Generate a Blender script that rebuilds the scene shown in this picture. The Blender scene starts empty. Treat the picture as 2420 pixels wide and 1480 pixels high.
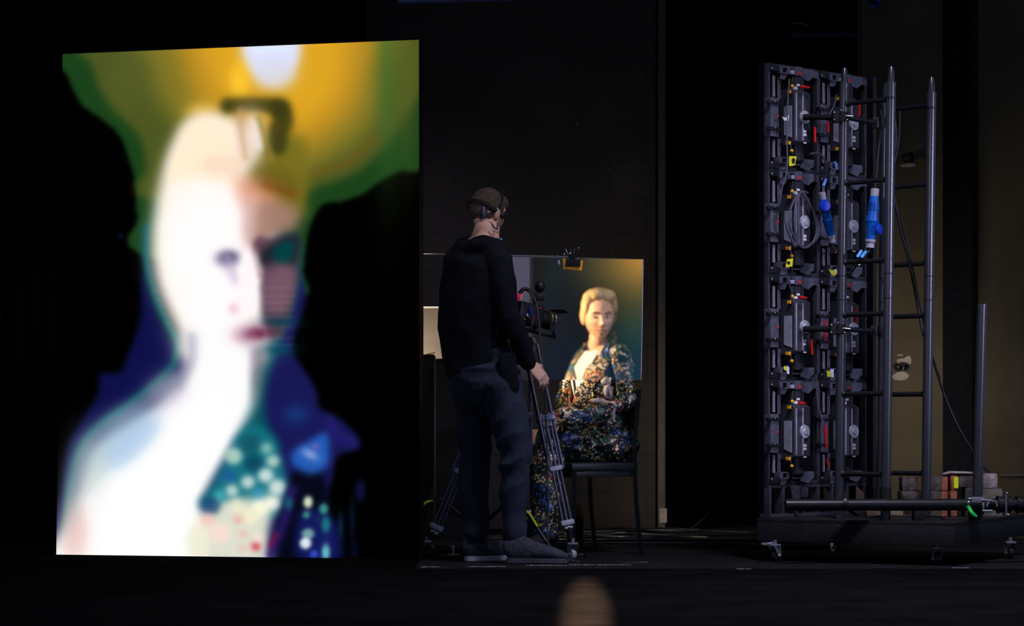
import bpy, bmesh, math, random
import numpy as np
from mathutils import Vector, Matrix, noise

# ------------------------------------------------------------------ camera, world, light, exposure
F = 5760.0                     # focal length in photo pixels
H = 0.69                       # camera height above the stage floor
scene = bpy.context.scene
COL = scene.collection
cam_data = bpy.data.cameras.new('camera')
cam_data.sensor_width = 36.0
cam_data.lens = F / 2420 * 36.0
cam_data.shift_y = 260 / 2420
cam_data.clip_end = 200
cam = bpy.data.objects.new('camera', cam_data)
cam.location = (0, 0, H)
cam.rotation_euler = (math.radians(90), 0, 0)
COL.objects.link(cam)
scene.camera = cam
scene.view_settings.view_transform = 'Standard'
scene.view_settings.look = 'None'
scene.view_settings.exposure = 0.0
scene.view_settings.gamma = 1.0
scene.view_settings.use_curve_mapping = False

world = bpy.data.worlds.new('dark_hall')
world.use_nodes = True
world.node_tree.nodes['Background'].inputs['Color'].default_value = (0.45, 0.56, 0.92, 1)
world.node_tree.nodes['Background'].inputs['Strength'].default_value = 0.25
scene.world = world

def aim(o, target):
    d = Vector(target) - o.location
    o.rotation_euler = d.to_track_quat('-Z', 'Y').to_euler()

def area_light(name, loc, target, size, power, color, spread=180):
    l = bpy.data.lights.new(name, 'AREA')
    l.shape = 'DISK'; l.size = size; l.energy = power; l.color = color
    l.spread = math.radians(spread)
    o = bpy.data.objects.new(name, l); COL.objects.link(o)
    o.location = loc; aim(o, target)
    return o

def spot_light(name, loc, target, angle, blend, power, color, radius=0.05):
    l = bpy.data.lights.new(name, 'SPOT')
    l.spot_size = math.radians(angle); l.spot_blend = blend; l.energy = power
    l.color = color; l.shadow_soft_size = radius
    o = bpy.data.objects.new(name, l); COL.objects.link(o)
    o.location = loc; aim(o, target)
    return o

# cool stage wash from the house right, warm portrait lamp hidden behind the big screen
spot_light('tower_side_lamp', (7.2, 6.6, 2.4), (1.85, 12.2, 1.45), 18, 0.6, 980, (0.66, 0.62, 1.0), 0.28)
spot_light('tower_front_lamp', (-1.4, 4.0, 3.6), (1.70, 12.4, 1.42), 12, 0.6, 330, (0.70, 0.66, 1.0), 0.15)
spot_light('man_side_lamp', (6.5, 7.4, 1.2), (0.0, 12.0, 0.50), 8.5, 0.7, 330, (0.55, 0.62, 1.0), 0.12)
spot_light('neck_lamp', (1.2, 4.0, 3.8), (-0.06, 12.0, 1.62), 5.0, 0.9, 420, (1.0, 0.84, 0.88), 0.1)
spot_light('portrait_lamp', (-0.62, 12.66, 1.55), (0.38, 12.90, 1.12), 40, 0.9, 190, (1.0, 0.72, 0.45), 0.06)
spot_light('warm_side_lamp', (-2.2, 13.7, 0.9), (3.6, 15.0, 0.25), 54, 1.0, 1150, (1.0, 0.86, 0.70), 0.2)
spot_light('added_right_wall_fill', (3.55, 12.9, 0.6), (2.20, 14.6, 0.90), 50, 1.0, 95, (1.0, 0.90, 0.80), 0.3)  # added off-frame fill that brightens the pillar and right wall
area_light('added_floor_fill', (1.9, 9.3, 5.6), (2.1, 9.4, 0.0), 1.0, 150, (0.80, 0.78, 1.0), 100)  # added overhead fill that lifts the dark front floor
fl = spot_light('added_floor_streak_light', (0.272, 8.95, 5.7), (0.272, 8.95, 0.0), 2.3, 1.0, 19000, (1.0, 0.60, 0.36), 0.02)  # added spot; its long pool stands in for a warm floor reflection
fl.rotation_euler = (0, 0, -0.0304); fl.scale = (1, 20, 1)

# ------------------------------------------------------------------ helpers
def P(x, y, Y):
    return Vector(((x - 1210) / F * Y, Y, H + (1000 - y) / F * Y))

def lin(c):
    return tuple((v / 12.92 if v <= 0.04045 else ((v + 0.055) / 1.055) ** 2.4) for v in c)

def rgb(r, g, b):
    return lin((r / 255, g / 255, b / 255))

def node(nt, t, **kw):
    n = nt.nodes.new(t)
    for k, v in kw.items():
        setattr(n, k, v)
    return n

def mat(name, color, rough=0.6, metal=0.0, spec=0.4, var=0.25, scale=20.0, bump=0.0, bscale=200.0,
        emit=None, estr=0.0, sheen=0.0):
    m = bpy.data.materials.new(name); m.use_nodes = True
    nt = m.node_tree; b = nt.nodes['Principled BSDF']
    b.inputs['Roughness'].default_value = rough
    b.inputs['Metallic'].default_value = metal
    b.inputs['Specular IOR Level'].default_value = spec
    if sheen: b.inputs['Sheen Weight'].default_value = sheen
    tc = node(nt, 'ShaderNodeTexCoord')
    nz = node(nt, 'ShaderNodeTexNoise'); nz.inputs['Scale'].default_value = scale
    nz.inputs['Detail'].default_value = 5
    nt.links.new(tc.outputs['Object'], nz.inputs['Vector'])
    cr = node(nt, 'ShaderNodeValToRGB')
    cr.color_ramp.elements[0].position = 0.3; cr.color_ramp.elements[1].position = 0.7
    cr.color_ramp.elements[0].color = (*[c * (1 - var) for c in color], 1)
    cr.color_ramp.elements[1].color = (*[min(1, c * (1 + var)) for c in color], 1)
    nt.links.new(nz.outputs['Fac'], cr.inputs['Fac'])
    nt.links.new(cr.outputs['Color'], b.inputs['Base Color'])
    if bump:
        n2 = node(nt, 'ShaderNodeTexNoise'); n2.inputs['Scale'].default_value = bscale
        nt.links.new(tc.outputs['Object'], n2.inputs['Vector'])
        bp = node(nt, 'ShaderNodeBump'); bp.inputs['Strength'].default_value = bump
        bp.inputs['Distance'].default_value = 0.01
        nt.links.new(n2.outputs['Fac'], bp.inputs['Height'])
        nt.links.new(bp.outputs['Normal'], b.inputs['Normal'])
    if emit:
        b.inputs['Emission Color'].default_value = (*emit, 1)
        b.inputs['Emission Strength'].default_value = estr
    return m

M = {
    'black_metal': mat('black_metal', (0.010, 0.010, 0.012), 0.34, 0.0, 0.4),
    'post_paint': mat('post_paint', (0.022, 0.022, 0.028), 0.27, 0.0, 0.9, 0.15, 30),
    'black_matt': mat('black_matt', (0.008, 0.008, 0.009), 0.75, 0, 0.25),
    'rubber': mat('rubber', (0.006, 0.006, 0.007), 0.5, 0, 0.4),
    'chrome': mat('chrome', (0.6, 0.6, 0.62), 0.22, 1.0, 0.5, 0.05),
    'alu': mat('alu', (0.30, 0.30, 0.34), 0.4, 0.7, 0.5, 0.1),
    'grey_cast': mat('grey_cast', (0.085, 0.085, 0.112), 0.5, 0.1, 0.4, 0.2, 40),
    'grey_dark': mat('grey_dark', (0.040, 0.040, 0.052), 0.5, 0.1, 0.4, 0.3, 40),
    'grey_light': mat('grey_light', (0.36, 0.35, 0.42), 0.5, 0.1, 0.4, 0.15, 30),
    'tripod_metal': mat('tripod_metal', (0.12, 0.12, 0.17), 0.3, 0.6, 0.5, 0.1),
    'red': mat('red_plastic', rgb(225, 25, 25), 0.45),
    'orange': mat('orange_plastic', rgb(255, 170, 15), 0.45, estr=0),
    'yellow': mat('yellow_tag', rgb(245, 235, 15), 0.6),
    'lime': mat('lime_fluorescent_tape', rgb(235, 255, 30), 0.6, var=0.05),
    'white': mat('white_label', (0.8, 0.8, 0.82), 0.6, var=0.08),
    'blue': mat('blue_plug', rgb(15, 95, 190), 0.35, var=0.12),
    'blue_dark': mat('deep_blue_lid', rgb(15, 60, 190), 0.35, var=0.1),
    'skyblue': mat('sky_blue_tape_and_glow', rgb(110, 185, 255), 0.5, var=0.1),
    'plug_grey': mat('plug_grey', (0.35, 0.35, 0.40), 0.5),
    'pink': mat('pink_tape', rgb(255, 25, 110), 0.5, var=0.05),
    'green': mat('green_lever', rgb(20, 200, 80), 0.4, var=0.15),
    'amber': mat('amber_tape', rgb(255, 175, 20), 0.5, var=0.08),
    'wood_grey': mat('weathered_wood', (0.095, 0.078, 0.068), 0.8, 0, 0.2, 0.5, 30, 0.4, 90),
    'wood_red': mat('red_brown_wood', (0.36, 0.12, 0.06), 0.8, 0, 0.2, 0.35, 30, 0.3, 90),
    'stone': mat('pale_stone', (0.34, 0.28, 0.27), 0.9, 0, 0.2, 0.4, 25, 0.6, 60),
    'stone_beige': mat('beige_block', (0.20, 0.17, 0.14), 0.9, 0, 0.2, 0.25, 25, 0.4, 60),
    'plank': mat('plank', (0.20, 0.15, 0.09), 0.7),
    'deck': mat('black_plywood', (0.007, 0.008, 0.009), 0.7, 0, 0.3, 0.4, 12, 0.3, 60),
    'curtain': mat('black_velvet', (0.0035, 0.0038, 0.005), 0.95, 0, 0.05, 0.3, 4),
    'skin': mat('skin', (0.62, 0.36, 0.26), 0.5, 0, 0.35, 0.08, 30, 0.15, 300),
    'skin_pale': mat('pale_skin', (0.80, 0.46, 0.28), 0.45, 0, 0.4, 0.06, 30, 0.1, 300),
    'lip': mat('lip', (0.36, 0.15, 0.11), 0.5),
    'brow': mat('eyebrow_hair', (0.16, 0.09, 0.05), 0.8),
    'eye': mat('eyeball', (0.55, 0.52, 0.5), 0.2),
    'iris': mat('iris', (0.03, 0.03, 0.035), 0.2),
    'hair_dark': mat('dark_short_hair', (0.085, 0.062, 0.045), 0.8, 0, 0.2, 0.5, 120, 0.8, 400),
    'sweater': mat('navy_black_knit', (0.007, 0.008, 0.012), 0.92, 0, 0.1, 0.2, 30, 0.3, 500),
    'trouser': mat('slate_blue_cotton', (0.021, 0.027, 0.043), 0.85, 0, 0.15, 0.2, 40, 0.3, 500),
    'shoe': mat('dark_grey_mesh_shoe', (0.045, 0.05, 0.065), 0.75, 0, 0.3, 0.5, 60, 0.8, 350),
    'sole': mat('shoe_sole', (0.05, 0.05, 0.06), 0.6),
    'sole_pale': mat('pale_sole', (0.42, 0.40, 0.44), 0.6),
    'violet': mat('violet_black_plastic', (0.03, 0.025, 0.08), 0.35),
    'blouse': mat('white_blouse', (0.86, 0.82, 0.80), 0.7, 0, 0.2, 0.04, 20, 0.2, 120),
    'chiffon': mat('grey_chiffon', (0.36, 0.32, 0.31), 0.7, 0, 0.25, 0.35, 60, 0.3, 120),
    'jeans': mat('blue_denim', (0.09, 0.14, 0.30), 0.8, 0, 0.2, 0.3, 80),
    'chair_green': mat('dark_teal_lacquer', (0.004, 0.009, 0.010), 0.4, 0, 0.3),
    'lens': mat('lens_glass', (0.02, 0.015, 0.01), 0.08, 0, 0.8),
    'disc': mat('brushed_disc', (0.75, 0.75, 0.80), 0.3, 0.6, 0.5, 0.05),
    'gold_ring': mat('bronze_ring', (0.30, 0.22, 0.10), 0.35, 0.8),
    'paper': mat('brownish_panel', (0.15, 0.125, 0.10), 0.85, 0, 0.15, 0.12, 6),
    'warm_white': mat('warm_white_edge', (0.85, 0.80, 0.74), 0.6, var=0.03),
    'peeled': mat('peeled_paint', (0.36, 0.31, 0.27), 0.9, var=0.3),
    'terracotta': mat('ochre_ball', (0.30, 0.12, 0.02), 0.7),
}

def obj_from_mesh(name, me):
    o = bpy.data.objects.new(name, me); COL.objects.link(o); return o

SPLIT = {'corner_block', 'cross_member', 'screw', 'clip', 'orange_collar', 'rail', 'label_strip', 'ridge', 'duct',
         'wing_nut', 'bolt', 'stud', 'support_brace', 'focus_ring', 'leg_trim', 'leg_lock', 'joint_ring'}

def finish(name, bm, m, parent=None, **kw):
    """links bm as one object, or for the kinds in SPLIT as one object for each separate piece"""
    if name not in SPLIT or parent is None:
        return finish_one(name, bm, m, parent, **kw)
    bm.verts.index_update(); seen = set(); isl = []
    for v in bm.verts:
        if v.index in seen: continue
        st = [v]; seen.add(v.index); cur = []
        while st:
            w = st.pop(); cur.append(w.index)
            for e in w.link_edges:
                o = e.other_vert(w)
                if o.index not in seen: seen.add(o.index); st.append(o)
        isl.append(cur)
    bm.verts.ensure_lookup_table()
    boxes = []
    for cur in isl:
        lo = [min(bm.verts[i].co[k] for i in cur) - .0015 for k in range(3)]; hi = [max(bm.verts[i].co[k] for i in cur) + .0015 for k in range(3)]
        boxes.append([lo, hi, list(cur)])
    go = True
    while go:
        go = False
        for i in range(len(boxes)):
            for j in range(i + 1, len(boxes)):
                a, c = boxes[i], boxes[j]
                if all(a[0][k] <= c[1][k] and c[0][k] <= a[1][k] for k in range(3)):
                    boxes[i] = [[min(a[0][k], c[0][k]) for k in range(3)], [max(a[1][k], c[1][k]) for k in range(3)], a[2] + c[2]]
                    del boxes[j]; go = True; break
            if go: break
    first = None
    for bx in boxes:
        b2 = bm.copy(); b2.verts.ensure_lookup_table(); ks = set(bx[2])
        bmesh.ops.delete(b2, geom=[v for v in b2.verts if v.index not in ks], context='VERTS')
        o = finish_one(name, b2, m, parent, **kw); first = first or o
    bm.free()
    return first

def finish_one(name, bm, m, parent=None, local=False, smooth=True, kind=None, origin=None, angle=35):
    """one bmesh -> one mesh object; vertices given in world space unless local."""
    me = bpy.data.meshes.new(name)
    if parent is not None and not local:
        inv = wm(parent).inverted()
        bmesh.ops.transform(bm, matrix=inv, verts=bm.verts)
    off = None
    if parent is None:
        if origin is None and len(bm.verts):
            xs = [v.co.x for v in bm.verts]; ys = [v.co.y for v in bm.verts]; zs = [v.co.z for v in bm.verts]
            origin = ((min(xs) + max(xs)) / 2, (min(ys) + max(ys)) / 2, min(zs))
        off = Vector(origin)
        bmesh.ops.translate(bm, verts=bm.verts, vec=-off)
    bm.normal_update()
    bm.to_mesh(me); bm.free()
    me.materials.append(m)
    if smooth:
        for p in me.polygons: p.use_smooth = True
        try: me.set_sharp_from_angle(angle=math.radians(angle))
        except Exception: pass
    o = obj_from_mesh(name, me)
    if parent is not None: o.parent = parent
    else: o.location = off
    if kind: o['kind'] = kind
    return o

def wm(o):
    """world matrix without waiting for the depsgraph"""
    mtx = Matrix.LocRotScale(o.location, o.rotation_euler, o.scale)
    return wm(o.parent) @ mtx if o.parent else mtx

def tag(o, label, cat, group=None):
    o['label'] = label; o['category'] = cat
    if group: o['group'] = group
    return o

def thing(name, label, cat, loc=(0, 0, 0), rotz=0.0, group=None):
    o = bpy.data.objects.new(name, None); COL.objects.link(o)
    o.empty_display_size = 0.1
    o.location = loc; o.rotation_euler = (0, 0, rotz)
    return tag(o, label, cat, group)

def copy_tree(o, parent=None):
    c = o.copy(); COL.objects.link(c)
    if parent is not None: c.parent = parent
    for ch in [x for x in bpy.data.objects if x.parent == o]:
        copy_tree(ch, c)
    return c

def BM(): return bmesh.new()

def box(bm, c, s, rot=None, bev=0.0):
    """centre c, full size s, optional 3x3 rot"""
    r = bmesh.ops.create_cube(bm, size=1.0)
    vs = r['verts']
    mt = Matrix.Translation(Vector(c)) @ (rot.to_4x4() if rot else Matrix()) @ Matrix.Diagonal((*s, 1))
    bmesh.ops.transform(bm, matrix=mt, verts=vs)
    if bev > 0:
        es = list({e for v in vs for e in v.link_edges})
        bmesh.ops.bevel(bm, geom=es, offset=bev, segments=2, affect='EDGES', profile=0.6)
    return vs

def box2(bm, a, b, bev=0.0):
    a = Vector(a); b = Vector(b)
    s = [abs(b[i] - a[i]) for i in range(3)]
    return box(bm, (a + b) / 2, s, None, bev)

def frame_axes(d, side=None):
    d = d.normalized()
    up = Vector(side) if side is not None else (Vector((0, 0, 1)) if abs(d.z) < 0.9 else Vector((1, 0, 0)))
    a = up - d * up.dot(d)
    if a.length < 1e-5: a = Vector((0, 1, 0)) - d * d.y
    a.normalize(); b = d.cross(a)
    return a, b

def sweep(bm, pts, radii, side=None, seg=16, cap=True, rounded=True):
    """tube of elliptical rings; radii: list of r or (ra, rb); ra lies along `side`"""
    pts = [Vector(p) for p in pts]
    n = len(pts)
    radii = [(r, r) if not isinstance(r, (tuple, list)) else r for r in radii]
    if rounded and cap:
        d0 = (pts[0] - pts[1]).normalized(); d1 = (pts[-1] - pts[-2]).normalized()
        r0, r1 = radii[0], radii[-1]
        pre = [(pts[0] + d0 * min(r0) * 0.8, (r0[0] * .35, r0[1] * .35)), (pts[0] + d0 * min(r0) * 0.45, (r0[0] * .78, r0[1] * .78))]
        post = [(pts[-1] + d1 * min(r1) * 0.45, (r1[0] * .78, r1[1] * .78)), (pts[-1] + d1 * min(r1) * 0.8, (r1[0] * .35, r1[1] * .35))]
        pts = [p for p, _ in pre] + pts + [p for p, _ in post]
        radii = [r for _, r in pre] + radii + [r for _, r in post]
        n = len(pts)
    rings = []
    pa = None
    for i, p in enumerate(pts):
        if i == 0: d = pts[1] - pts[0]
        elif i == n - 1: d = pts[-1] - pts[-2]
        else: d = (pts[i + 1] - pts[i]).normalized() + (pts[i] - pts[i - 1]).normalized()
        ref = side if side is not None else pa
        a, b = frame_axes(d, ref)
        pa = a
        ra, rb = radii[i]
        rings.append([bm.verts.new(p + a * (ra * math.cos(t)) + b * (rb * math.sin(t)))
                      for t in [2 * math.pi * k / seg for k in range(seg)]])
    for i in range(n - 1):
        for k in range(seg):
            bm.faces.new((rings[i][k], rings[i][(k + 1) % seg], rings[i + 1][(k + 1) % seg], rings[i + 1][k]))
    if cap:
        bm.faces.new(list(reversed(rings[0]))); bm.faces.new(rings[-1])
    return rings

def tube(bm, a, b, r, seg=14, r2=None):
    return sweep(bm, [a, b], [r, r if r2 is None else r2], None, seg, True, False)

def smooth_path(pts, n=8):
    pts = [Vector(p) for p in pts]
    out = []
    for i in range(len(pts) - 1):
        p0 = pts[max(i - 1, 0)]; p1 = pts[i]; p2 = pts[i + 1]; p3 = pts[min(i + 2, len(pts) - 1)]
        for k in range(n):
            t = k / n
            out.append(0.5 * ((2 * p1) + (p2 - p0) * t + (2 * p0 - 5 * p1 + 4 * p2 - p3) * t * t + (3 * p1 - p0 - 3 * p2 + p3) * t ** 3))
    out.append(pts[-1])
    return out

def cable(bm, pts, r, n=8, seg=8):
    p = smooth_path(pts, n)
    return sweep(bm, p, [r] * len(p), None, seg, True, False)

def ellipsoid(bm, c, r, rot=None, u=20, v=14):
    q = bmesh.ops.create_uvsphere(bm, u_segments=u, v_segments=v, radius=1.0)
    mt = Matrix.Translation(Vector(c)) @ (rot.to_4x4() if rot else Matrix()) @ Matrix.Diagonal((*r, 1))
    bmesh.ops.transform(bm, matrix=mt, verts=q['verts'])
    return q['verts']

def ring(bm, c, axis, R, r, seg=24, rs=8, arc=(0, 2 * math.pi)):
    a, b = frame_axes(Vector(axis))
    full = abs(arc[1] - arc[0] - 2 * math.pi) < 1e-6
    n = seg if full else seg + 1
    rows = []
    for i in range(n):
        t = arc[0] + (arc[1] - arc[0]) * i / seg
        e = a * math.cos(t) + b * math.sin(t)
        ax = Vector(axis).normalized()
        rows.append([bm.verts.new(Vector(c) + e * (R + r * math.cos(s)) + ax * (r * math.sin(s)))
                     for s in [2 * math.pi * k / rs for k in range(rs)]])
    m_ = n if full else n - 1
    for i in range(m_):
        for k in range(rs):
            bm.faces.new((rows[i][k], rows[(i + 1) % n][k], rows[(i + 1) % n][(k + 1) % rs], rows[i][(k + 1) % rs]))
    if not full:
        bm.faces.new(rows[0]); bm.faces.new(list(reversed(rows[-1])))

def prism(bm, poly, vec):
    """extrude planar polygon (list of points) by vec"""
    vec = Vector(vec)
    a = [bm.verts.new(Vector(p)) for p in poly]; b = [bm.verts.new(Vector(p) + vec) for p in poly]
    n = len(poly)
    bm.faces.new(a); bm.faces.new(list(reversed(b)))
    for i in range(n):
        bm.faces.new((a[(i + 1) % n], a[i], b[i], b[(i + 1) % n]))
    bmesh.ops.recalc_face_normals(bm, faces=bm.faces)

def baked(name, bm, m, parent=None, voxel=0.008, sm=6, disp=None, kind=None, keep=None):
    """fuse overlapping pieces into one continuous skin, smooth, displace with fn(co, n)->dist"""
    me = bpy.data.meshes.new('tmp'); bm.to_mesh(me); bm.free()
    t = bpy.data.objects.new('tmp', me); COL.objects.link(t)
    r = t.modifiers.new('r', 'REMESH'); r.mode = 'VOXEL'; r.voxel_size = voxel
    if sm:
        s = t.modifiers.new('s', 'SMOOTH'); s.factor = 0.5; s.iterations = sm
    dg = bpy.context.evaluated_depsgraph_get()
    me2 = bpy.data.meshes.new_from_object(t.evaluated_get(dg))
    bpy.data.objects.remove(t); bpy.data.meshes.remove(me)
    b2 = BM(); b2.from_mesh(me2); bpy.data.meshes.remove(me2)
    if keep:
        kill = [v for v in b2.verts if not keep(v.co)]
        bmesh.ops.delete(b2, geom=kill, context='VERTS')
    b2.normal_update()
    if disp:
        mv = [(v, v.normal * disp(v.co, v.normal)) for v in b2.verts]
        for v, d in mv: v.co += d
    return finish(name, b2, m, parent, smooth=True, kind=kind, angle=80)

def wrinkle(amp, scale, stretch=(1, 1, 1), seed=0.0):
    def fn(co, n):
        p = Vector((co.x * stretch[0] * scale + seed, co.y * stretch[1] * scale, co.z * stretch[2] * scale))
        q = noise.noise_vector(p * 0.6) * 0.7
        v = noise.noise(p + q)
        return amp * (1 - 2 * abs(v)) - amp * 0.5
    return fn

def X3(ax, ay, az):
    return Matrix((ax, ay, az)).transposed()

# ------------------------------------------------------------------ the hall
def wall_material():
    m = bpy.data.materials.new('painted_block_wall'); m.use_nodes = True
    nt = m.node_tree; b = nt.nodes['Principled BSDF']
    tc = node(nt, 'ShaderNodeTexCoord')
    mp = node(nt, 'ShaderNodeMapping'); mp.inputs['Rotation'].default_value = (math.radians(90), 0, 0)
    mp.inputs['Location'].default_value = (0.12, 0.0, 0.0)
    nt.links.new(tc.outputs['Object'], mp.inputs['Vector'])
    br = node(nt, 'ShaderNodeTexBrick')
    br.inputs['Scale'].default_value = 1.0
    br.inputs['Brick Width'].default_value = 0.50; br.inputs['Row Height'].default_value = 0.24
    br.inputs['Mortar Size'].default_value = 0.003; br.inputs['Mortar Smooth'].default_value = 0.3
    br.inputs['Color1'].default_value = (0.066, 0.053, 0.042, 1)
    br.inputs['Color2'].default_value = (0.056, 0.046, 0.038, 1)
    br.inputs['Mortar'].default_value = (0.038, 0.031, 0.026, 1)
    nt.links.new(mp.outputs['Vector'], br.inputs['Vector'])
    nz = node(nt, 'ShaderNodeTexNoise'); nz.inputs['Scale'].default_value = 3.0; nz.inputs['Detail'].default_value = 8
    nt.links.new(tc.outputs['Object'], nz.inputs['Vector'])
    mx = node(nt, 'ShaderNodeMixRGB', blend_type='MULTIPLY'); mx.inputs['Fac'].default_value = 0.5
    nt.links.new(br.outputs['Color'], mx.inputs['Color1']); nt.links.new(nz.outputs['Fac'], mx.inputs['Color2'])
    # chipped paint, mostly along the joints
    vo = node(nt, 'ShaderNodeTexNoise'); vo.inputs['Scale'].default_value = 34; vo.inputs['Detail'].default_value = 3
    nt.links.new(tc.outputs['Object'], vo.inputs['Vector'])
    ad = node(nt, 'ShaderNodeMath', operation='MULTIPLY_ADD'); ad.inputs[1].default_value = 0.075
    nt.links.new(br.outputs['Fac'], ad.inputs[0]); nt.links.new(vo.outputs['Fac'], ad.inputs[2])
    gt = node(nt, 'ShaderNodeMath', operation='GREATER_THAN'); gt.inputs[1].default_value = 0.755
    nt.links.new(ad.outputs[0], gt.inputs[0])
    m2 = node(nt, 'ShaderNodeMixRGB'); m2.inputs['Color2'].default_value = (0.42, 0.34, 0.30, 1)
    nt.links.new(gt.outputs[0], m2.inputs['Fac']); nt.links.new(mx.outputs['Color'], m2.inputs['Color1'])
    nt.links.new(m2.outputs['Color'], b.inputs['Base Color'])
    b.inputs['Roughness'].default_value = 0.7; b.inputs['Specular IOR Level'].default_value = 0.2
    bp = node(nt, 'ShaderNodeBump'); bp.inputs['Strength'].default_value = 0.3; bp.inputs['Distance'].default_value = 0.01
    inv = node(nt, 'ShaderNodeMath', operation='SUBTRACT'); inv.inputs[0].default_value = 1.0
    nt.links.new(br.outputs['Fac'], inv.inputs[1]); nt.links.new(inv.outputs[0], bp.inputs['Height'])
    nt.links.new(bp.outputs['Normal'], b.inputs['Normal'])
    return m

def floor_material():
    m = bpy.data.materials.new('black_stage_floor'); m.use_nodes = True
    nt = m.node_tree; b = nt.nodes['Principled BSDF']
    tc = node(nt, 'ShaderNodeTexCoord')
    mp = node(nt, 'ShaderNodeMapping'); mp.inputs['Scale'].default_value = (3.0, 20.0, 1)
    nt.links.new(tc.outputs['Object'], mp.inputs['Vector'])
    nz = node(nt, 'ShaderNodeTexNoise'); nz.inputs['Scale'].default_value = 2.5; nz.inputs['Detail'].default_value = 8
    nt.links.new(mp.outputs['Vector'], nz.inputs['Vector'])
    cr = node(nt, 'ShaderNodeValToRGB')
    cr.color_ramp.elements[0].position = 0.42; cr.color_ramp.elements[0].color = (0.006, 0.006, 0.0065, 1)
    cr.color_ramp.elements[1].position = 0.80; cr.color_ramp.elements[1].color = (0.024, 0.023, 0.025, 1)
    nt.links.new(nz.outputs['Fac'], cr.inputs['Fac']); nt.links.new(cr.outputs['Color'], b.inputs['Base Color'])
    b.inputs['Roughness'].default_value = 0.62; b.inputs['Specular IOR Level'].default_value = 0.08
    return m

M['wall'] = wall_material(); M['floor'] = floor_material()
M['front_floor'] = mat('matt_black_dance_floor', (0.0042, 0.0041, 0.0044), 1.0, 0, 0.0, 0.3, 3)
M['front_floor'].node_tree.nodes['Principled BSDF'].inputs['IOR'].default_value = 1.0
M['wall_plain'] = mat('brown_painted_wall', (0.080, 0.064, 0.036), 0.75, 0, 0.15, 0.2, 2.5, 0.15, 80)
M['wall_trim'] = mat('brown_grey_trim', (0.10, 0.083, 0.07), 0.6, 0, 0.2, 0.15, 12)
M['recess'] = mat('black_recess_paint', (0.010, 0.011, 0.016), 0.9, 0, 0.1)

b = BM(); prism(b, [(-9, 12.8, -.2), (-.46, 12.8, -.2), (-.46, 11.55, -.2), (9, 11.55, -.2), (9, 22, -.2), (-9, 22, -.2)], (0, 0, .2)); finish('floor', b, M['floor'], smooth=False, kind='structure', origin=(0, 0, 0))
b = BM(); prism(b, [(-9, -4, -.2), (9, -4, -.2), (9, 11.548, -.2), (-.462, 11.548, -.2), (-.462, 12.798, -.2), (-9, 12.798, -.2)], (0, 0, .1995)); finish('floor.001', b, M['front_floor'], smooth=False, kind='structure', origin=(0, 0, 0))  # left arm of the matt floor added to keep screen spill dark
YW = 15.9
b = BM(); box2(b, (-0.95, YW, 0), ((1549 - 1210) / F * YW, YW + 0.3, 6)); finish('wall_back', b, M['wall'], smooth=False, kind='structure', origin=(0, YW, 0))
xj = (1555 - 1210) / F * YW
b = BM(); box2(b, (xj, YW - 0.02, 0), ((1572 - 1210) / F * YW, YW + 0.3, 6), 0.004); finish('trim_1', b, M['wall_trim'], smooth=False, kind='structure')
b = BM(); box2(b, ((1549 - 1210) / F * YW, YW + 0.05, 0), (xj, YW + 0.3, 6)); finish('trim_2', b, M['recess'], smooth=False, kind='structure')
YR = 14.6
def wall_block(name, x0, x1, Y, m, depth=0.6):
    b = BM(); box2(b, ((x0 - 1210) / F * Y, Y, 0), ((x1 - 1210) / F * Y, Y + depth, 6))
    return finish(name, b, m, smooth=False, kind='structure', origin=((x0 - 1210) / F * Y, Y, 0))
wall_block('wall_right', 2038, 2228, YR, M['wall_plain'], 0.2)
wall_block('wall_right.001', 2312, 2700, YR + 0.05, M['wall_plain'], 0.2)
wall_block('wall_right.002', 2228, 2330, YR + 1.6, M['recess'], 0.2)
b = BM(); box2(b, (-9, 21.5, 0), (9, 21.7, 9)); finish('wall_back.001', b, M['curtain'], smooth=False, kind='structure')
b = BM(); box2(b, (-9, 6, 6.0), (9, 22, 6.1)); finish('ceiling', b, M['curtain'], smooth=False, kind='structure')
# trim under the right wall (thin dark rail seen low on it)
b = BM(); box2(b, P(2364, 1126, YR + 0.03), P(2700, 1120, YR + 0.05)); finish('trim_3', b, M['wall_trim'], smooth=False, kind='structure')

def curtain(x0, x1, Y, z1, folds, amp, label):
    b = BM(); n = folds * 10; lo = []; hi = []; lo2 = []; hi2 = []
    for i in range(n + 1):
        t = i / n; x = x0 + (x1 - x0) * t
        y = Y + amp * math.sin(t * folds * 2 * math.pi) + 0.3 * amp * math.sin(t * folds * 4.7)
        lo.append(b.verts.new((x, y, 0.015))); hi.append(b.verts.new((x, y, z1)))
        lo2.append(b.verts.new((x, y + 0.01, 0.015))); hi2.append(b.verts.new((x, y + 0.01, z1)))
    for i in range(n):
        b.faces.new((lo[i], lo[i + 1], hi[i + 1], hi[i])); b.faces.new((lo2[i + 1], lo2[i], hi2[i], hi2[i + 1]))
        b.faces.new((hi[i], hi[i + 1], hi2[i + 1], hi2[i]))
    return tag(finish('backing_curtain', b, M['curtain'], angle=80), label, 'curtain', None)
curtain(1.02, 2.3, 17.2, 6.0, 12, 0.05, 'black velvet curtain hanging in the dark opening right of the block wall')
curtain(-5.5, -1.0, 15.6, 6.0, 40, 0.05, 'black velvet curtain added for the darkness behind and left of the giant portrait screen')  # added curtain, in place of wall that falls into darkness

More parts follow.
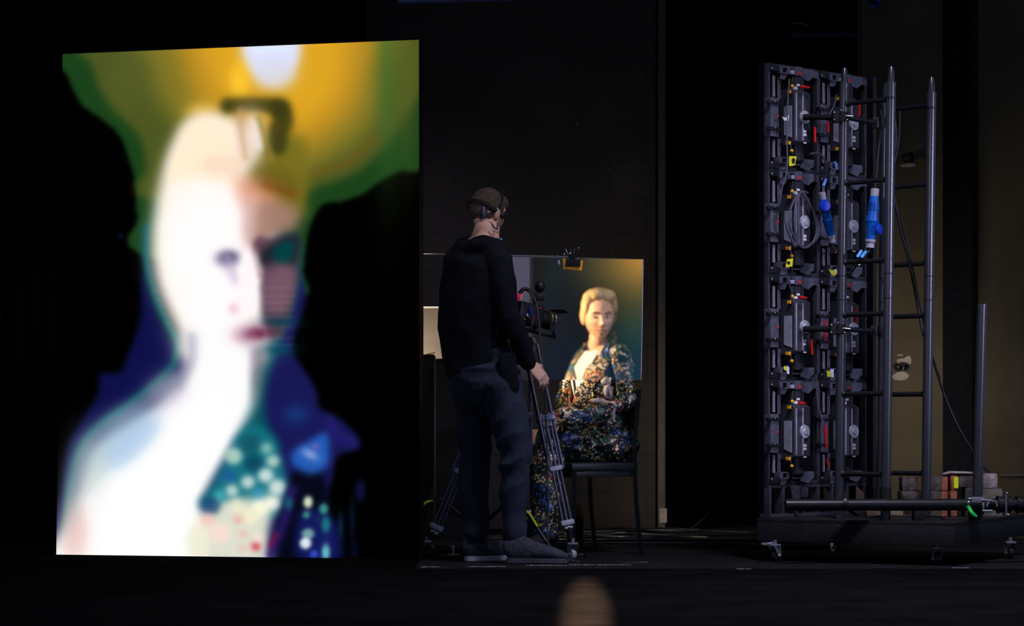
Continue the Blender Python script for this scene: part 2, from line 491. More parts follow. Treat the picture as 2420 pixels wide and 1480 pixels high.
# rigging above the stage
def hung_pipe(label, a, c, r, m):
    t = thing('lighting_pipe', label, 'pipe', (a + c) / 2)
    b = BM(); tube(b, a, c, r); finish('pipe', b, m, t)
    for k in (.06, .94):
        q = a.lerp(c, k); b = BM(); tube(b, q, (q.x, q.y, 6.0), .003, 6); finish('suspension_wire', b, M['black_matt'], t)
hung_pipe('thin bluish horizontal pipe hung high overhead, just right of the giant screen', P(945, 2, 14.5), P(1205, -5, 14.2), .022, mat('bluish_pipe', (0.16, 0.16, 0.30), 0.4, 0.2))  # pipe has an even bluish base colour
hung_pipe('faint dark horizontal pipe high above the LED cabinet rears', P(1872, 83, 16.5), P(2036, 82, 16.5), .024, mat('faint_pipe', (0.05, 0.05, 0.075), 0.5, 0.2))
b = BM(); cable(b, [P(1872, 56, 16.5), P(1893, 55, 16.5), P(1903, 58, 16.5), P(1912, 64, 16.5)], 0.004); tag(finish('hanging_strand', b, mat('violet_glint', (0.25, 0.18, 0.5), 0.4)), 'violet glint modelled as a short loop just above the faint high pipe', 'cable')  # violet glints of light built as a coloured loop
t = thing('stage_lamp', 'small hanging stage lamp with blue rim at the top edge, above the tall posts', 'lamp', P(2065, -20, 14.4))
b = BM(); dd = Vector((-0.45, -0.3, -0.75)).normalized(); c0 = P(2074, -12, 14.4)
sweep(b, [c0 - dd * .14, c0 - dd * .05, c0, c0 + dd * .055], [.025, .035, .04, .042], None, 18, True, False); finish('housing', b, M['black_metal'], t)
b = BM(); ring(b, c0 + dd * .055, dd, .038, .007); finish('rim', b, M['blue_dark'], t)
b = BM(); ring(b, c0 - dd * .02, (0.6, -.3, 0), .07, .006, 20, 8, (-1.6, 1.6)); finish('yoke', b, M['black_metal'], t)
b = BM(); tube(b, c0 - dd * .02 + Vector((0, 0, .07)), (c0.x, c0.y, 6.0), .008, 8); finish('hanger', b, M['black_matt'], t)
# ------------------------------------------------------------------ the giant portrait screen
SW = 4            # paint canvas: one cell per SW photo pixels
CX0, CY0, CX1, CY1 = 110, 70, 1010, 1350
cw, ch = (CX1 - CX0) // SW, (CY1 - CY0) // SW
gx, gy = np.meshgrid(CX0 + (np.arange(cw) + .5) * SW, CY0 + (np.arange(ch) + .5) * SW)
canvas = np.zeros((ch, cw, 3))

def spl(pts, n=6):
    q = [Vector((x, y, 0)) for x, y in pts]
    m = len(q); out = []
    for i in range(m):
        p0, p1, p2, p3 = q[i - 1], q[i], q[(i + 1) % m], q[(i + 2) % m]
        for k in range(n):
            t = k / n
            v = 0.5 * ((2 * p1) + (p2 - p0) * t + (2 * p0 - 5 * p1 + 4 * p2 - p3) * t * t + (3 * p1 - p0 - 3 * p2 + p3) * t ** 3)
            out.append((v.x, v.y))
    return out

def inside(pts):
    r = np.zeros(gx.shape, bool); m = len(pts)
    for i in range(m):
        x1, y1 = pts[i]; x2, y2 = pts[(i + 1) % m]
        if y1 == y2: continue
        c = ((y1 > gy) != (y2 > gy)) & (gx < (x2 - x1) * (gy - y1) / (y2 - y1) + x1)
        r ^= c
    return r.astype(float)

def blur(a, s):
    s = s / SW
    if s < 0.3: return a
    n = int(3 * s) + 1
    k = np.exp(-0.5 * (np.arange(-n, n + 1) / s) ** 2); k /= k.sum()
    p = np.pad(a, n, mode='edge')
    p = np.apply_along_axis(lambda v: np.convolve(v, k, 'valid'), 0, p)
    return np.apply_along_axis(lambda v: np.convolve(v, k, 'valid'), 1, p)

def put(mask, col, alpha=1.0):
    global canvas
    a = (np.clip(mask, 0, 1) * alpha)[..., None]
    canvas = canvas * (1 - a) + np.array(col) / 255.0 * a

def poly(pts, col, bl=8, alpha=1.0, sm=True): put(blur(inside(spl(pts) if sm else pts), bl), col, alpha)
def dot(x, y, rx, ry, col, bl=4, alpha=1.0, ang=0.0):
    ca, sa = math.cos(ang), math.sin(ang)
    u = (gx - x) * ca + (gy - y) * sa; v = -(gx - x) * sa + (gy - y) * ca
    d = np.sqrt((u / rx) ** 2 + (v / ry) ** 2)
    put(1 / (1 + np.exp((d - 1) * min(rx, ry) / max(bl, .5) * 1.6)), col, alpha)
def stroke(pts, w, col, bl=5, alpha=1.0):
    d = np.full(gx.shape, 1e9)
    p = [(v.x, v.y) for v in smooth_path([(x, y, 0) for x, y in pts], 6)]
    for (x1, y1), (x2, y2) in zip(p[:-1], p[1:]):
        L = (x2 - x1) ** 2 + (y2 - y1) ** 2 + 1e-9
        t = np.clip(((gx - x1) * (x2 - x1) + (gy - y1) * (y2 - y1)) / L, 0, 1)
        d = np.minimum(d, np.hypot(gx - x1 - t * (x2 - x1), gy - y1 - t * (y2 - y1)))
    put(1 / (1 + np.exp((d - w / 2) / max(bl, .5) * 1.6)), col, alpha)

# backdrop: green rim, olive, gold, lamp
poly([(146, 100), (160, 180), (192, 245), (245, 285), (282, 320), (305, 375), (318, 425), (322, 480), (325, 520), (330, 600), (700, 700), (715, 640), (722, 585), (735, 530), (760, 485), (800, 478), (850, 462), (905, 425), (945, 405), (1010, 372), (1040, 60), (600, 40)], (27, 66, 27), 5)
poly([(212, 60), (222, 160), (232, 200), (262, 250), (300, 290), (335, 335), (345, 400), (345, 470), (700, 520), (712, 460), (740, 445), (800, 425), (860, 395), (915, 340), (960, 270), (1000, 200), (1010, 60)], (78, 88, 34), 9)
poly([(350, 60), (352, 160), (372, 230), (430, 300), (470, 330), (650, 420), (735, 400), (830, 350), (900, 270), (918, 180), (900, 60)], (128, 118, 38), 22)
poly([(440, 40), (440, 160), (470, 250), (560, 300), (700, 360), (760, 330), (830, 270), (862, 180), (860, 40)], (196, 146, 36), 26)
poly([(500, 40), (500, 170), (550, 250), (680, 300), (740, 280), (800, 210), (815, 100), (800, 40)], (226, 168, 34), 22)
dot(915, 190, 20, 150, (60, 105, 42), 16, .75)
dot(960, 180, 22, 150, (92, 98, 36), 14, .6)
dot(300, 180, 40, 60, (92, 96, 42), 20, .6)
stroke([(880, 330), (820, 385), (740, 410)], 14, (120, 84, 24), 8, .5)
dot(641, 112, 71, 84, (226, 232, 255), 10)
dot(650, 175, 46, 36, (222, 220, 228), 12, .8)
dot(566, 192, 22, 40, (252, 205, 48), 10, .9)
dot(480, 262, 34, 20, (240, 190, 60), 10, .7)
# olive shade right of the forehead
poly([(640, 330), (720, 330), (725, 440), (705, 500), (620, 470), (580, 410)], (122, 112, 32), 14)
# deep blue surround of the lower figure
poly([(338, 640), (330, 760), (298, 850), (285, 880), (236, 885), (232, 930), (190, 1000), (160, 1060), (146, 1160), (136, 1330), (700, 1330), (600, 1000), (420, 820), (360, 700)], (14, 16, 72), 7)
poly([(690, 640), (722, 700), (700, 780), (690, 830), (716, 870), (745, 920), (756, 965), (795, 985), (842, 1030), (846, 1062), (800, 1075), (785, 1130), (770, 1190), (770, 1330), (560, 1330), (600, 1000), (610, 860)], (24, 24, 86), 6)
poly([(690, 1120), (765, 1120), (768, 1330), (640, 1330), (650, 1240)], (6, 8, 26), 8)
# teal rim light
stroke([(346, 540), (344, 590), (352, 650), (374, 720), (398, 770), (420, 820), (395, 880), (300, 960), (225, 1015), (185, 1075), (165, 1160), (150, 1250), (140, 1325)], 18, (4, 78, 88), 6)
poly([(600, 560), (702, 560), (706, 640), (700, 700), (678, 760), (655, 830), (634, 890), (625, 960), (640, 1020), (660, 1060), (560, 1060), (580, 800)], (8, 80, 92), 9)
# hair and skin
poly([(478, 266), (436, 292), (402, 350), (380, 420), (366, 500), (362, 590), (374, 670), (400, 735), (430, 790), (442, 850), (620, 850), (640, 700), (650, 560), (625, 440), (600, 350), (556, 280)], (254, 243, 230), 14)
poly([(470, 430), (420, 470), (385, 540), (384, 640), (420, 740), (450, 850), (600, 850), (612, 700), (600, 560), (580, 480), (540, 440)], (255, 251, 251), 30)
poly([(352, 970), (420, 905), (446, 850), (450, 780), (600, 780), (602, 880), (600, 950), (575, 1010), (545, 1070), (505, 1130), (480, 1200), (520, 1240), (600, 1260), (604, 1345), (140, 1345), (158, 1230), (190, 1120), (240, 1045)], (254, 252, 252), 12)
poly([(420, 330), (450, 285), (520, 280), (560, 330), (560, 400), (480, 410), (400, 420)], (254, 236, 212), 12, .9)
poly([(480, 372), (560, 362), (590, 400), (560, 425), (470, 412)], (244, 218, 186), 16, .5)
poly([(600, 380), (660, 395), (706, 420), (704, 470), (640, 470), (590, 440)], (112, 96, 30), 13, .9)
poly([(560, 420), (615, 430), (660, 470), (640, 520), (590, 500), (565, 460)], (222, 140, 104), 15, .75)
poly([(600, 486), (650, 476), (700, 492), (702, 540), (660, 556), (610, 580), (585, 560)], (168, 128, 112), 13, .95)
poly([(575, 470), (606, 470), (604, 580), (580, 585)], (226, 186, 186), 12, .6)
stroke([(630, 436), (690, 458)], 16, (130, 62, 20), 9, .55)
# bow and strands
stroke([(540, 250), (590, 248), (640, 250), (662, 262)], 36, (60, 58, 20), 8, .92)
stroke([(662, 258), (668, 285), (658, 312), (652, 342)], 50, (60, 58, 20), 8, .92)
dot(592, 322, 26, 50, (248, 228, 218), 14, .9)
stroke([(604, 290), (612, 345)], 20, (250, 246, 250), 9, .8)
stroke([(568, 262), (570, 310), (580, 372)], 12, (206, 160, 116), 8, .7)
stroke([(612, 280), (628, 330), (642, 372)], 12, (150, 130, 50), 6, .8)
# shaded side of the face
poly([(600, 572), (650, 560), (700, 560), (702, 650), (690, 720), (668, 790), (640, 800), (622, 760), (614, 690), (618, 640)], (84, 62, 76), 8)
poly([(614, 600), (650, 576), (703, 553), (704, 612), (682, 630), (656, 612), (622, 630)], (30, 34, 44), 8, .95)
poly([(645, 588), (690, 566), (692, 610), (668, 628), (650, 614)], (0, 70, 70), 7, .85)
poly([(635, 640), (692, 630), (694, 690), (672, 738), (636, 740), (622, 700)], (128, 92, 108), 10, .8)
dot(660, 762, 34, 12, (18, 62, 82), 8, .9)
stroke([(615, 566), (600, 600), (612, 650)], 12, (110, 60, 80), 6, .6)
# eye, nose, mouth
dot(539, 612, 24, 16, (110, 108, 146), 8, .95)
dot(541, 606, 14, 9, (62, 62, 92), 6, .9)
stroke([(538, 606), (548, 640), (562, 664)], 24, (196, 180, 208), 10, .6)
poly([(580, 590), (604, 610), (612, 690), (606, 730), (560, 730), (562, 660)], (255, 246, 250), 8, .95)
dot(552, 730, 12, 12, (236, 196, 214), 8, .7)
dot(592, 792, 28, 16, (170, 96, 130), 12, .8)
dot(612, 788, 22, 13, (98, 22, 58), 9, .9)
dot(600, 840, 8, 24, (214, 180, 210), 8, .6)
dot(655, 826, 30, 14, (10, 76, 96), 10, .9)
poly([(600, 830), (628, 830), (618, 900), (606, 960), (598, 930)], (120, 112, 120), 9, .7)
# left shoulder tints
poly([(250, 1000), (330, 960), (380, 990), (340, 1080), (260, 1110), (215, 1090)], (160, 196, 226), 20, .75)
dot(215, 1100, 36, 60, (196, 214, 212), 18, .7)
dot(170, 1190, 16, 60, (150, 170, 168), 14, .7)
dot(176, 1262, 28, 52, (238, 196, 186), 20, .75)
dot(392, 925, 40, 34, (190, 180, 206), 18, .6, -.6)
poly([(300, 1120), (420, 1020), (520, 960), (500, 1080), (440, 1200), (430, 1340), (240, 1340)], (255, 255, 255), 20, 1)
stroke([(408, 900), (330, 960), (250, 1010), (205, 1070), (182, 1150)], 30, (140, 158, 172), 14, .55)
stroke([(452, 800), (450, 850), (420, 905)], 22, (150, 150, 172), 12, .6)
# flowered lapel
poly([(560, 1030), (600, 1000), (640, 1030), (660, 1070), (676, 1130), (672, 1180), (650, 1220), (620, 1250), (600, 1330), (500, 1330), (500, 1230), (470, 1190), (500, 1150), (520, 1110), (540, 1070)], (22, 112, 128), 9)
poly([(500, 1190), (580, 1180), (660, 1170), (640, 1220), (612, 1330), (470, 1330), (440, 1280), (470, 1220)], (236, 234, 216), 11, .95)
for x, y, r, c in [(552, 1078, 20, (212, 232, 214)), (592, 1050, 24, (20, 84, 100)), (600, 1096, 22, (8, 66, 90)), (630, 1060, 13, (150, 200, 190)),
                   (645, 1090, 14, (216, 232, 216)), (628, 1124, 17, (250, 255, 246)), (586, 1140, 15, (240, 246, 236)), (655, 1152, 19, (254, 255, 246)),
                   (540, 1125, 14, (30, 90, 160)), (548, 1160, 14, (230, 240, 230)), (610, 1168, 12, (60, 160, 200)), (498, 1196, 22, (18, 60, 110)),
                   (520, 1170, 12, (70, 180, 190)), (560, 1196, 18, (236, 236, 205)), (615, 1200, 18, (250, 250, 226)), (645, 1190, 15, (252, 252, 240)),
                   (590, 1222, 20, (240, 236, 205)), (492, 1228, 14, (246, 196, 190)), (562, 1228, 9, (236, 170, 160)), (520, 1262, 24, (248, 226, 214)),
                   (575, 1262, 6, (240, 180, 170)), (572, 1296, 6, (240, 190, 180)), (605, 1292, 9, (220, 30, 50)), (610, 1270, 9, (244, 230, 214))]:
    dot(x, y, r, r * .95, c, 6.5, .8)
# blue highlights on the dark sleeve
poly([(690, 1070), (722, 1048), (772, 1022), (778, 1070), (768, 1108), (730, 1120), (694, 1100)], (36, 96, 190), 8, .95)
dot(733, 1074, 16, 9, (150, 170, 226), 6, .9, .5)
dot(745, 1056, 8, 8, (120, 100, 170), 5, .7)
dot(700, 980, 24, 20, (20, 56, 120), 12, .9)
stroke([(780, 1000), (800, 1030), (830, 1045)], 20, (34, 30, 110), 8, .9)
stroke([(690, 1160), (672, 1230), (640, 1310)], 22, (38, 26, 100), 7, .9)
stroke([(640, 1290), (652, 1264)], 9, (130, 20, 70), 5, .8)
poly([(704, 1230), (730, 1200), (790, 1230), (806, 1290), (800, 1322), (706, 1322)], (20, 28, 104), 9, .85)
for x, y, rx, ry, c in [(728, 1187, 10, 13, (226, 240, 206)), (765, 1203, 10, 12, (60, 150, 140)), (724, 1217, 8, 8, (60, 140, 130)), (770, 1240, 10, 18, (30, 120, 130)),
                        (728, 1262, 14, 12, (120, 170, 170)), (722, 1284, 13, 13, (236, 250, 250)), (770, 1306, 9, 18, (110, 200, 205)), (742, 1310, 9, 9, (50, 80, 200)),
                        (682, 1190, 9, 14, (20, 90, 110)), (805, 1245, 6, 26, (10, 40, 66)), (852, 1160, 12, 24, (14, 16, 58)), (832, 1225, 6, 40, (8, 20, 40)),
                        (838, 1300, 8, 22, (6, 10, 34)), (752, 1230, 8, 8, (20, 40, 90)), (286, 558, 3, 4, (20, 24, 70))]:
    dot(x, y, rx, ry, c, 3.5, .95)
for y in (682, 700, 716, 733, 750, 774, 800, 816):
    stroke([(622, y), (694, y - 1)], 2, (170, 165, 180), 2.5, .2)
for y in (690, 708, 724, 742, 765):
    stroke([(360 + (y - 690) * .6, y), (392, y)], 2, (150, 180, 190), 2.5, .25)
canvas = np.clip(canvas, 0, 1)

TL, TR, BL, BR = P(148, 128, 12.74), P(990, 94, 12.30), P(133, 1311, 12.74), P(991, 1322, 12.30)
scr = thing('video_wall', 'giant upright LED screen showing a soft glowing portrait of a blonde woman', 'screen', ((BL.x + BR.x) / 2, (BL.y + BR.y) / 2, 0), math.atan2(BR.y - BL.y, BR.x - BL.x))
nx, ny = 260, 370
b = BM(); vs = []
for j in range(ny + 1):
    row = []
    for i in range(nx + 1):
        u, v = i / nx, j / ny
        row.append(b.verts.new(BL.lerp(BR, u).lerp(TL.lerp(TR, u), v)))
    vs.append(row)
for j in range(ny):
    for i in range(nx):
        b.faces.new((vs[j][i], vs[j][i + 1], vs[j + 1][i + 1], vs[j + 1][i]))
coords = [v.co.copy() for v in b.verts]
me_m = bpy.data.materials.new('led_picture'); me_m.use_nodes = True
nt = me_m.node_tree; nt.nodes.remove(nt.nodes['Principled BSDF'])
at = node(nt, 'ShaderNodeVertexColor', layer_name='picture')
tc = node(nt, 'ShaderNodeTexCoord')
wv = node(nt, 'ShaderNodeTexWave', bands_direction='Z'); wv.inputs['Scale'].default_value = 33.0
nt.links.new(tc.outputs['Object'], wv.inputs['Vector'])
mr = node(nt, 'ShaderNodeMapRange'); mr.inputs['To Min'].default_value = 0.94; mr.inputs['To Max'].default_value = 1.0
nt.links.new(wv.outputs['Fac'], mr.inputs['Value'])
em = node(nt, 'ShaderNodeEmission'); nt.links.new(at.outputs['Color'], em.inputs['Color']); nt.links.new(mr.outputs['Result'], em.inputs['Strength'])
nt.links.new(em.outputs['Emission'], nt.nodes['Material Output'].inputs['Surface'])
face = finish('display_face', b, me_m, scr, smooth=False)
ca = face.data.color_attributes.new('picture', 'FLOAT_COLOR', 'POINT')
arr = np.array([(c.x / c.y * F + 1210, 1000 - (c.z - H) / c.y * F) for c in coords])
fx = np.clip((arr[:, 0] - CX0) / SW - .5, 0, cw - 1.001); fy = np.clip((arr[:, 1] - CY0) / SW - .5, 0, ch - 1.001)
ix, iy = fx.astype(int), fy.astype(int); tx, ty = (fx - ix)[:, None], (fy - iy)[:, None]
smp = (canvas[iy, ix] * (1 - tx) + canvas[iy, ix + 1] * tx) * (1 - ty) + (canvas[iy + 1, ix] * (1 - tx) + canvas[iy + 1, ix + 1] * tx) * ty
smp = np.where(smp <= .04045, smp / 12.92, ((smp + .055) / 1.055) ** 2.4)
smp = smp * (1 + .06 * (smp > .8))
ca.data.foreach_set('color', np.concatenate([smp, np.ones((len(smp), 1))], 1).astype(np.float32).ravel())
face['label'] = 'glowing portrait picture'
b = BM()
nrm = (BR - BL).cross(Vector((0, 0, 1))).normalized(); back = -nrm if nrm.y < 0 else nrm
u_ = (BR - BL).normalized()
e = .008
prism(b, [BL + back * .004 + Vector((0, 0, -.012)) , BR + back * .004 + Vector((0, 0, -.012)), TR + back * .004 + Vector((0, 0, .008)), TL + back * .004 + Vector((0, 0, .008))], back * .08)
finish('cabinet_body', b, M['black_matt'], scr, smooth=False)
b = BM()
for t_ in (.2, .8):
    q = BL.lerp(BR, t_) + back * .10
    tube(b, Vector((q.x, q.y, .02)), Vector((q.x, q.y, 1.6)), .024)
    tube(b, Vector((q.x, q.y, .03)), Vector((q.x, q.y, .03)) + back * .8, .024)
    tube(b, Vector((q.x, q.y, 1.3)), Vector((q.x, q.y, .03)) + back * .78, .02)
finish('support_brace', b, M['black_metal'], scr)
# ------------------------------------------------------------------ people: shared builders
def head_into(bm, c, fwd, up, s=1.0, female=True):
    """face-bearing head added to bm; c is the point between the eyes at head centre depth"""
    f = Vector(fwd).normalized(); u = Vector(up); u = (u - f * u.dot(f)).normalized(); r = f.cross(u)
    R = X3(r, f, u)
    q = bmesh.ops.create_uvsphere(bm, u_segments=96, v_segments=80, radius=1.0)
    def g(x, z, x0, z0, sx, sz): return math.exp(-((x - x0) / sx) ** 2 - ((z - z0) / sz) ** 2)
    for v in q['verts']:
        x, y, z = v.co
        w = 0.073 * (1 - 0.30 * max(0, -z) ** 1.3) * (1 - .05 * max(0, z))
        hz = 0.112 if z < 0 else 0.118
        dp = 0.090 if y > 0 else 0.100
        px_, pz = x * w, z * hz
        if y > 0:
            py = (max(0, y) ** 0.80) * dp * (1 - 0.10 * max(0, -z))
        else:
            py = y * dp * (1 - 0.30 * max(0, -z))
        if y > 0.05:
            d = 0
            d += 0.020 * g(px_, pz, 0, -0.036, 0.010, 0.012) + 0.009 * g(px_, pz, 0, -0.016, 0.008, 0.020)
            for sg in (-1, 1):
                d += -0.012 * g(px_, pz, sg * 0.030, -0.001, 0.015, 0.010)
                d += 0.004 * g(px_, pz, sg * 0.030, 0.019, 0.018, 0.006)
                d += 0.004 * g(px_, pz, sg * 0.043, -0.030, 0.020, 0.020)
                d += 0.006 * g(px_, pz, sg * 0.011, -0.040, 0.006, 0.006)
            d += 0.007 * g(px_, pz, 0, -0.060, 0.020, 0.006) + 0.007 * g(px_, pz, 0, -0.073, 0.017, 0.006)
            d += -0.005 * g(px_, pz, 0, -0.066, 0.022, 0.0022)
            d += 0.009 * g(px_, pz, 0, -0.096, 0.020, 0.014)
            py += d
        v.co = Vector(c) + R @ (Vector((px_, py, pz)) * s)
    for sg in (-1, 1):
        e = Vector(c) + R @ (Vector((sg * 0.075, -0.008, -0.008)) * s)
        ellipsoid(bm, e, (0.009 * s, 0.017 * s, 0.031 * s), R, 14, 10)
        ellipsoid(bm, e + R @ Vector((sg * 0.006, -0.01, 0.004)), (0.008 * s, 0.008 * s, 0.026 * s), R, 12, 8)
    return R

def hand_into(bm, wrist, d, n, thumb, s=1.0, curl=(0.5, 0.6, 0.7, 0.8), tcurl=0.4):
    """d: direction of palm, n: back-of-hand normal, thumb: +1/-1 side along d x n; fingers curl away from n"""
    d = Vector(d).normalized(); n = Vector(n); n = (n - d * n.dot(d)).normalized(); sd = d.cross(n) * thumb
    w = Vector(wrist)
    sweep(bm, [w - d * .03 * s, w + d * .01 * s, w + d * .045 * s, w + d * .085 * s], [(.026 * s, .019 * s), (.030 * s, .017 * s), (.040 * s, .016 * s), (.040 * s, .013 * s)], sd, 18)
    L = [(.040, .026, .021), (.045, .029, .022), (.041, .027, .021), (.032, .021, .019)]
    for i in range(4):
        base = w + d * (.086 - .004 * abs(i - 1)) * s + sd * (.030 - .0195 * i) * s
        dirv = (d + sd * (.10 - .07 * i)).normalized()
        pts = [base - dirv * .02 * s, base]; a = 0
        for k in range(3):
            a += curl[i] * (0.9 if k else 0.7)
            dv = (dirv * math.cos(a) - n * math.sin(a)).normalized()
            pts.append(pts[-1] + dv * L[i][k] * s)
        rr = [.0098, .0098, .0090, .0083, .0070]
        sweep(bm, pts, [x * s for x in rr], None, 12)
    b0 = w + d * .022 * s + sd * .026 * s
    t1 = (d * .65 + sd * .70 - n * .25).normalized(); t2 = (d * .9 + sd * .25 - n * (.3 + tcurl)).normalized()
    sweep(bm, [b0 - t1 * .01, b0 + t1 * .040 * s, b0 + t1 * .040 * s + t2 * .030 * s, b0 + t1 * .040 * s + t2 * .056 * s],
          [.015 * s, .0125 * s, .0105 * s, .0085 * s], None, 12)

def shoe(name, heel, fwd, m_up, m_sole, parent, L=0.29, lift=0.0):
    f = Vector(fwd).normalized(); s = f.cross(Vector((0, 0, 1))); h = Vector(heel); Z = Vector((0, 0, 1))
    b = BM()
    prof = [(0.00, .034, .055), (.03, .040, .062), (.07, .040, .060), (.12, .040, .048), (.17, .046, .040), (.22, .047, .032), (.26, .040, .025), (.288, .022, .017)]
    k = L / .29
    sweep(b, [h + f * (x * k) + Z * (hh + .018 + lift) for x, w, hh in prof], [(w, hh) for x, w, hh in prof], s, 20)
    sweep(b, [h + f * .055 * k + Z * .05, h + f * .06 * k + Z * .115], [(.036, .055), (.034, .045)], s, 18)
    up = baked(name, b, m_up, parent, .004, 4, wrinkle(.0015, 45), keep=lambda c: c.z > .014 + lift)
    b = BM()
    poly_ = []
    for x, w, hh in [(-.012, .020, 0)] + prof + [(.298, .010, 0)]:
        poly_.append(h + f * (x * k) + s * (w + .004) + Z * (.002 + lift))
    for x, w, hh in reversed([(-.012, .020, 0)] + prof + [(.298, .010, 0)]):
        poly_.append(h + f * (x * k) - s * (w + .004) + Z * (.002 + lift))
    prism(b, poly_, Z * .026)
    bmesh.ops.bevel(b, geom=list(b.edges), offset=.004, segments=2, affect='EDGES')
    finish('sole', b, m_sole, up)
    b = BM()
    for t in (.085, .105, .125, .145):
        c = h + f * (t * k) + Z * (.112 - (t - .08) * .42 + lift)
        sweep(b, [c - s * .024, c + Z * .006, c + s * .024], [.003, .003, .003], None, 8)
    finish('laces', b, m_up, up)
    return up

def hair_strands(seed, amp, cnt, axis=(0, 0, 1)):
    def fn(co, n):
        p = Vector((co.x * cnt, co.y * cnt, co.z * cnt * .18))
        return amp * noise.noise(p + Vector((seed, 0, 0)))
    return fn

# ------------------------------------------------------------------ side chair
ch = thing('side_chair', 'dark side chair carrying the seated woman, tall back toward the block wall', 'chair', (0.5, 12.87, 0))
rn = Vector((.678, 12.80, 0)); rv = Vector((-.228, .36, 0)); fv = Vector((-.355, -.225, 0))
rf = rn + rv
def leg(pts, r=(.011, .016)):
    b = BM(); sweep(b, pts, [r] * len(pts), fv.normalized(), 4, True, False)
    return finish('leg', b, M['chair_green'], ch, smooth=False)
for base in (rn, rf):
    up0 = base + fv * .10
    leg([base + Vector((0, 0, .002)), base + fv * .07 + Vector((0, 0, .25)), up0 + Vector((0, 0, .46)), up0 - fv * .0 + Vector((0, 0, .60)), base + fv * .03 + Vector((0, 0, .865))], (.014, .018))
for base in (rn + fv, rf + fv):
    leg([base + fv * .02 + Vector((0, 0, .002)), base + Vector((0, 0, .44))], (.013, .015))
b = BM(); sc_ = (rn + rf) / 2 + fv * .55 + Vector((0, 0, .462)); Rch = X3(rv.normalized(), -fv.normalized(), Vector((0, 0, 1)))
Rch = X3(rv.normalized(), Vector((0, 0, 1)).cross(rv.normalized()), Vector((0, 0, 1)))
box(b, sc_, (.44, .42, .045), Rch, .012); finish('seat', b, M['chair_green'], ch)
b = BM(); box(b, sc_ - Vector((0, 0, .038)), (.41, .39, .03), Rch, .003); finish('seat_frame', b, M['chair_green'], ch)
b = BM(); box(b, (rn + rf) / 2 + fv * .065 + Vector((0, 0, .755)), (.42, .018, .20), Rch, .007); finish('backrest', b, M['chair_green'], ch)

# ------------------------------------------------------------------ seated woman
def brocade(name='floral_brocade', gold=False):
    m = bpy.data.materials.new(name); m.use_nodes = True
    nt = m.node_tree; bs = nt.nodes['Principled BSDF']
    tc = node(nt, 'ShaderNodeTexCoord')
    n1 = node(nt, 'ShaderNodeTexNoise'); n1.inputs['Scale'].default_value = 7; n1.inputs['Detail'].default_value = 1.5
    nt.links.new(tc.outputs['Object'], n1.inputs['Vector'])
    cr = node(nt, 'ShaderNodeValToRGB'); cr.color_ramp.interpolation = 'CONSTANT'
    pal = [(.0, (.05, .16, .62)), (.36, (.05, .17, .55)), (.43, (.90, .62, .30)), (.485, (.06, .26, .10)), (.53, (.92, .76, .50)), (.575, (.75, .60, .06)), (.61, (.70, .05, .05)), (.65, (.86, .60, .36)), (.70, (.16, .05, .45))]
    if gold: pal = [(.0, (.06, .22, .60)), (.36, (.06, .25, .12)), (.42, (.95, .72, .38)), (.49, (.95, .82, .60)), (.56, (.92, .64, .28)), (.61, (.75, .12, .06)), (.65, (.95, .75, .45)), (.69, (.10, .40, .18)), (.74, (.9, .7, .4))]
    el = cr.color_ramp.elements
    el[0].position, el[0].color = pal[0][0], (*pal[0][1], 1); el[1].position, el[1].color = pal[1][0], (*pal[1][1], 1)
    for p, c in pal[2:]:
        e = el.new(p); e.color = (*c, 1)
    nt.links.new(n1.outputs['Fac'], cr.inputs['Fac'])
    ds = node(nt, 'ShaderNodeTexNoise'); ds.inputs['Scale'].default_value = 28
    nt.links.new(tc.outputs['Object'], ds.inputs['Vector'])
    ad = node(nt, 'ShaderNodeVectorMath', operation='MULTIPLY_ADD'); ad.inputs[1].default_value = (.03, .03, .03)
    nt.links.new(ds.outputs['Color'], ad.inputs[0]); nt.links.new(tc.outputs['Object'], ad.inputs[2])
    vo = node(nt, 'ShaderNodeTexVoronoi', feature='F1'); vo.inputs['Scale'].default_value = 62
    nt.links.new(ad.outputs[0], vo.inputs['Vector'])
    v2 = node(nt, 'ShaderNodeTexVoronoi', feature='DISTANCE_TO_EDGE'); v2.inputs['Scale'].default_value = 120
    nt.links.new(ad.outputs[0], v2.inputs['Vector'])
    lt = node(nt, 'ShaderNodeMath', operation='LESS_THAN'); lt.inputs[1].default_value = 0.58 if gold else 0.43
    nt.links.new(vo.outputs['Distance'], lt.inputs[0])
    gt = node(nt, 'ShaderNodeMath', operation='GREATER_THAN'); gt.inputs[1].default_value = 0.07
    nt.links.new(v2.outputs['Distance'], gt.inputs[0])
    mu = node(nt, 'ShaderNodeMath', operation='MULTIPLY'); nt.links.new(lt.outputs[0], mu.inputs[0]); nt.links.new(gt.outputs[0], mu.inputs[1])
    mx = node(nt, 'ShaderNodeMixRGB'); mx.inputs['Color1'].default_value = (.008, .011, .012, 1)
    nt.links.new(mu.outputs[0], mx.inputs['Fac']); nt.links.new(cr.outputs['Color'], mx.inputs['Color2'])
    nt.links.new(mx.outputs['Color'], bs.inputs['Base Color'])
    mm = node(nt, 'ShaderNodeMath', operation='MULTIPLY'); mm.inputs[1].default_value = .35; nt.links.new(mu.outputs[0], mm.inputs[0])
    nt.links.new(mm.outputs[0], bs.inputs['Metallic'])
    bs.inputs['Roughness'].default_value = .42
    bp = node(nt, 'ShaderNodeBump'); bp.inputs['Strength'].default_value = .6; bp.inputs['Distance'].default_value = .004
    nt.links.new(mu.outputs[0], bp.inputs['Height']); nt.links.new(bp.outputs['Normal'], bs.inputs['Normal'])
    return m
M['brocade'] = brocade(); M['brocade_gold'] = brocade('gold_floral_brocade', True)
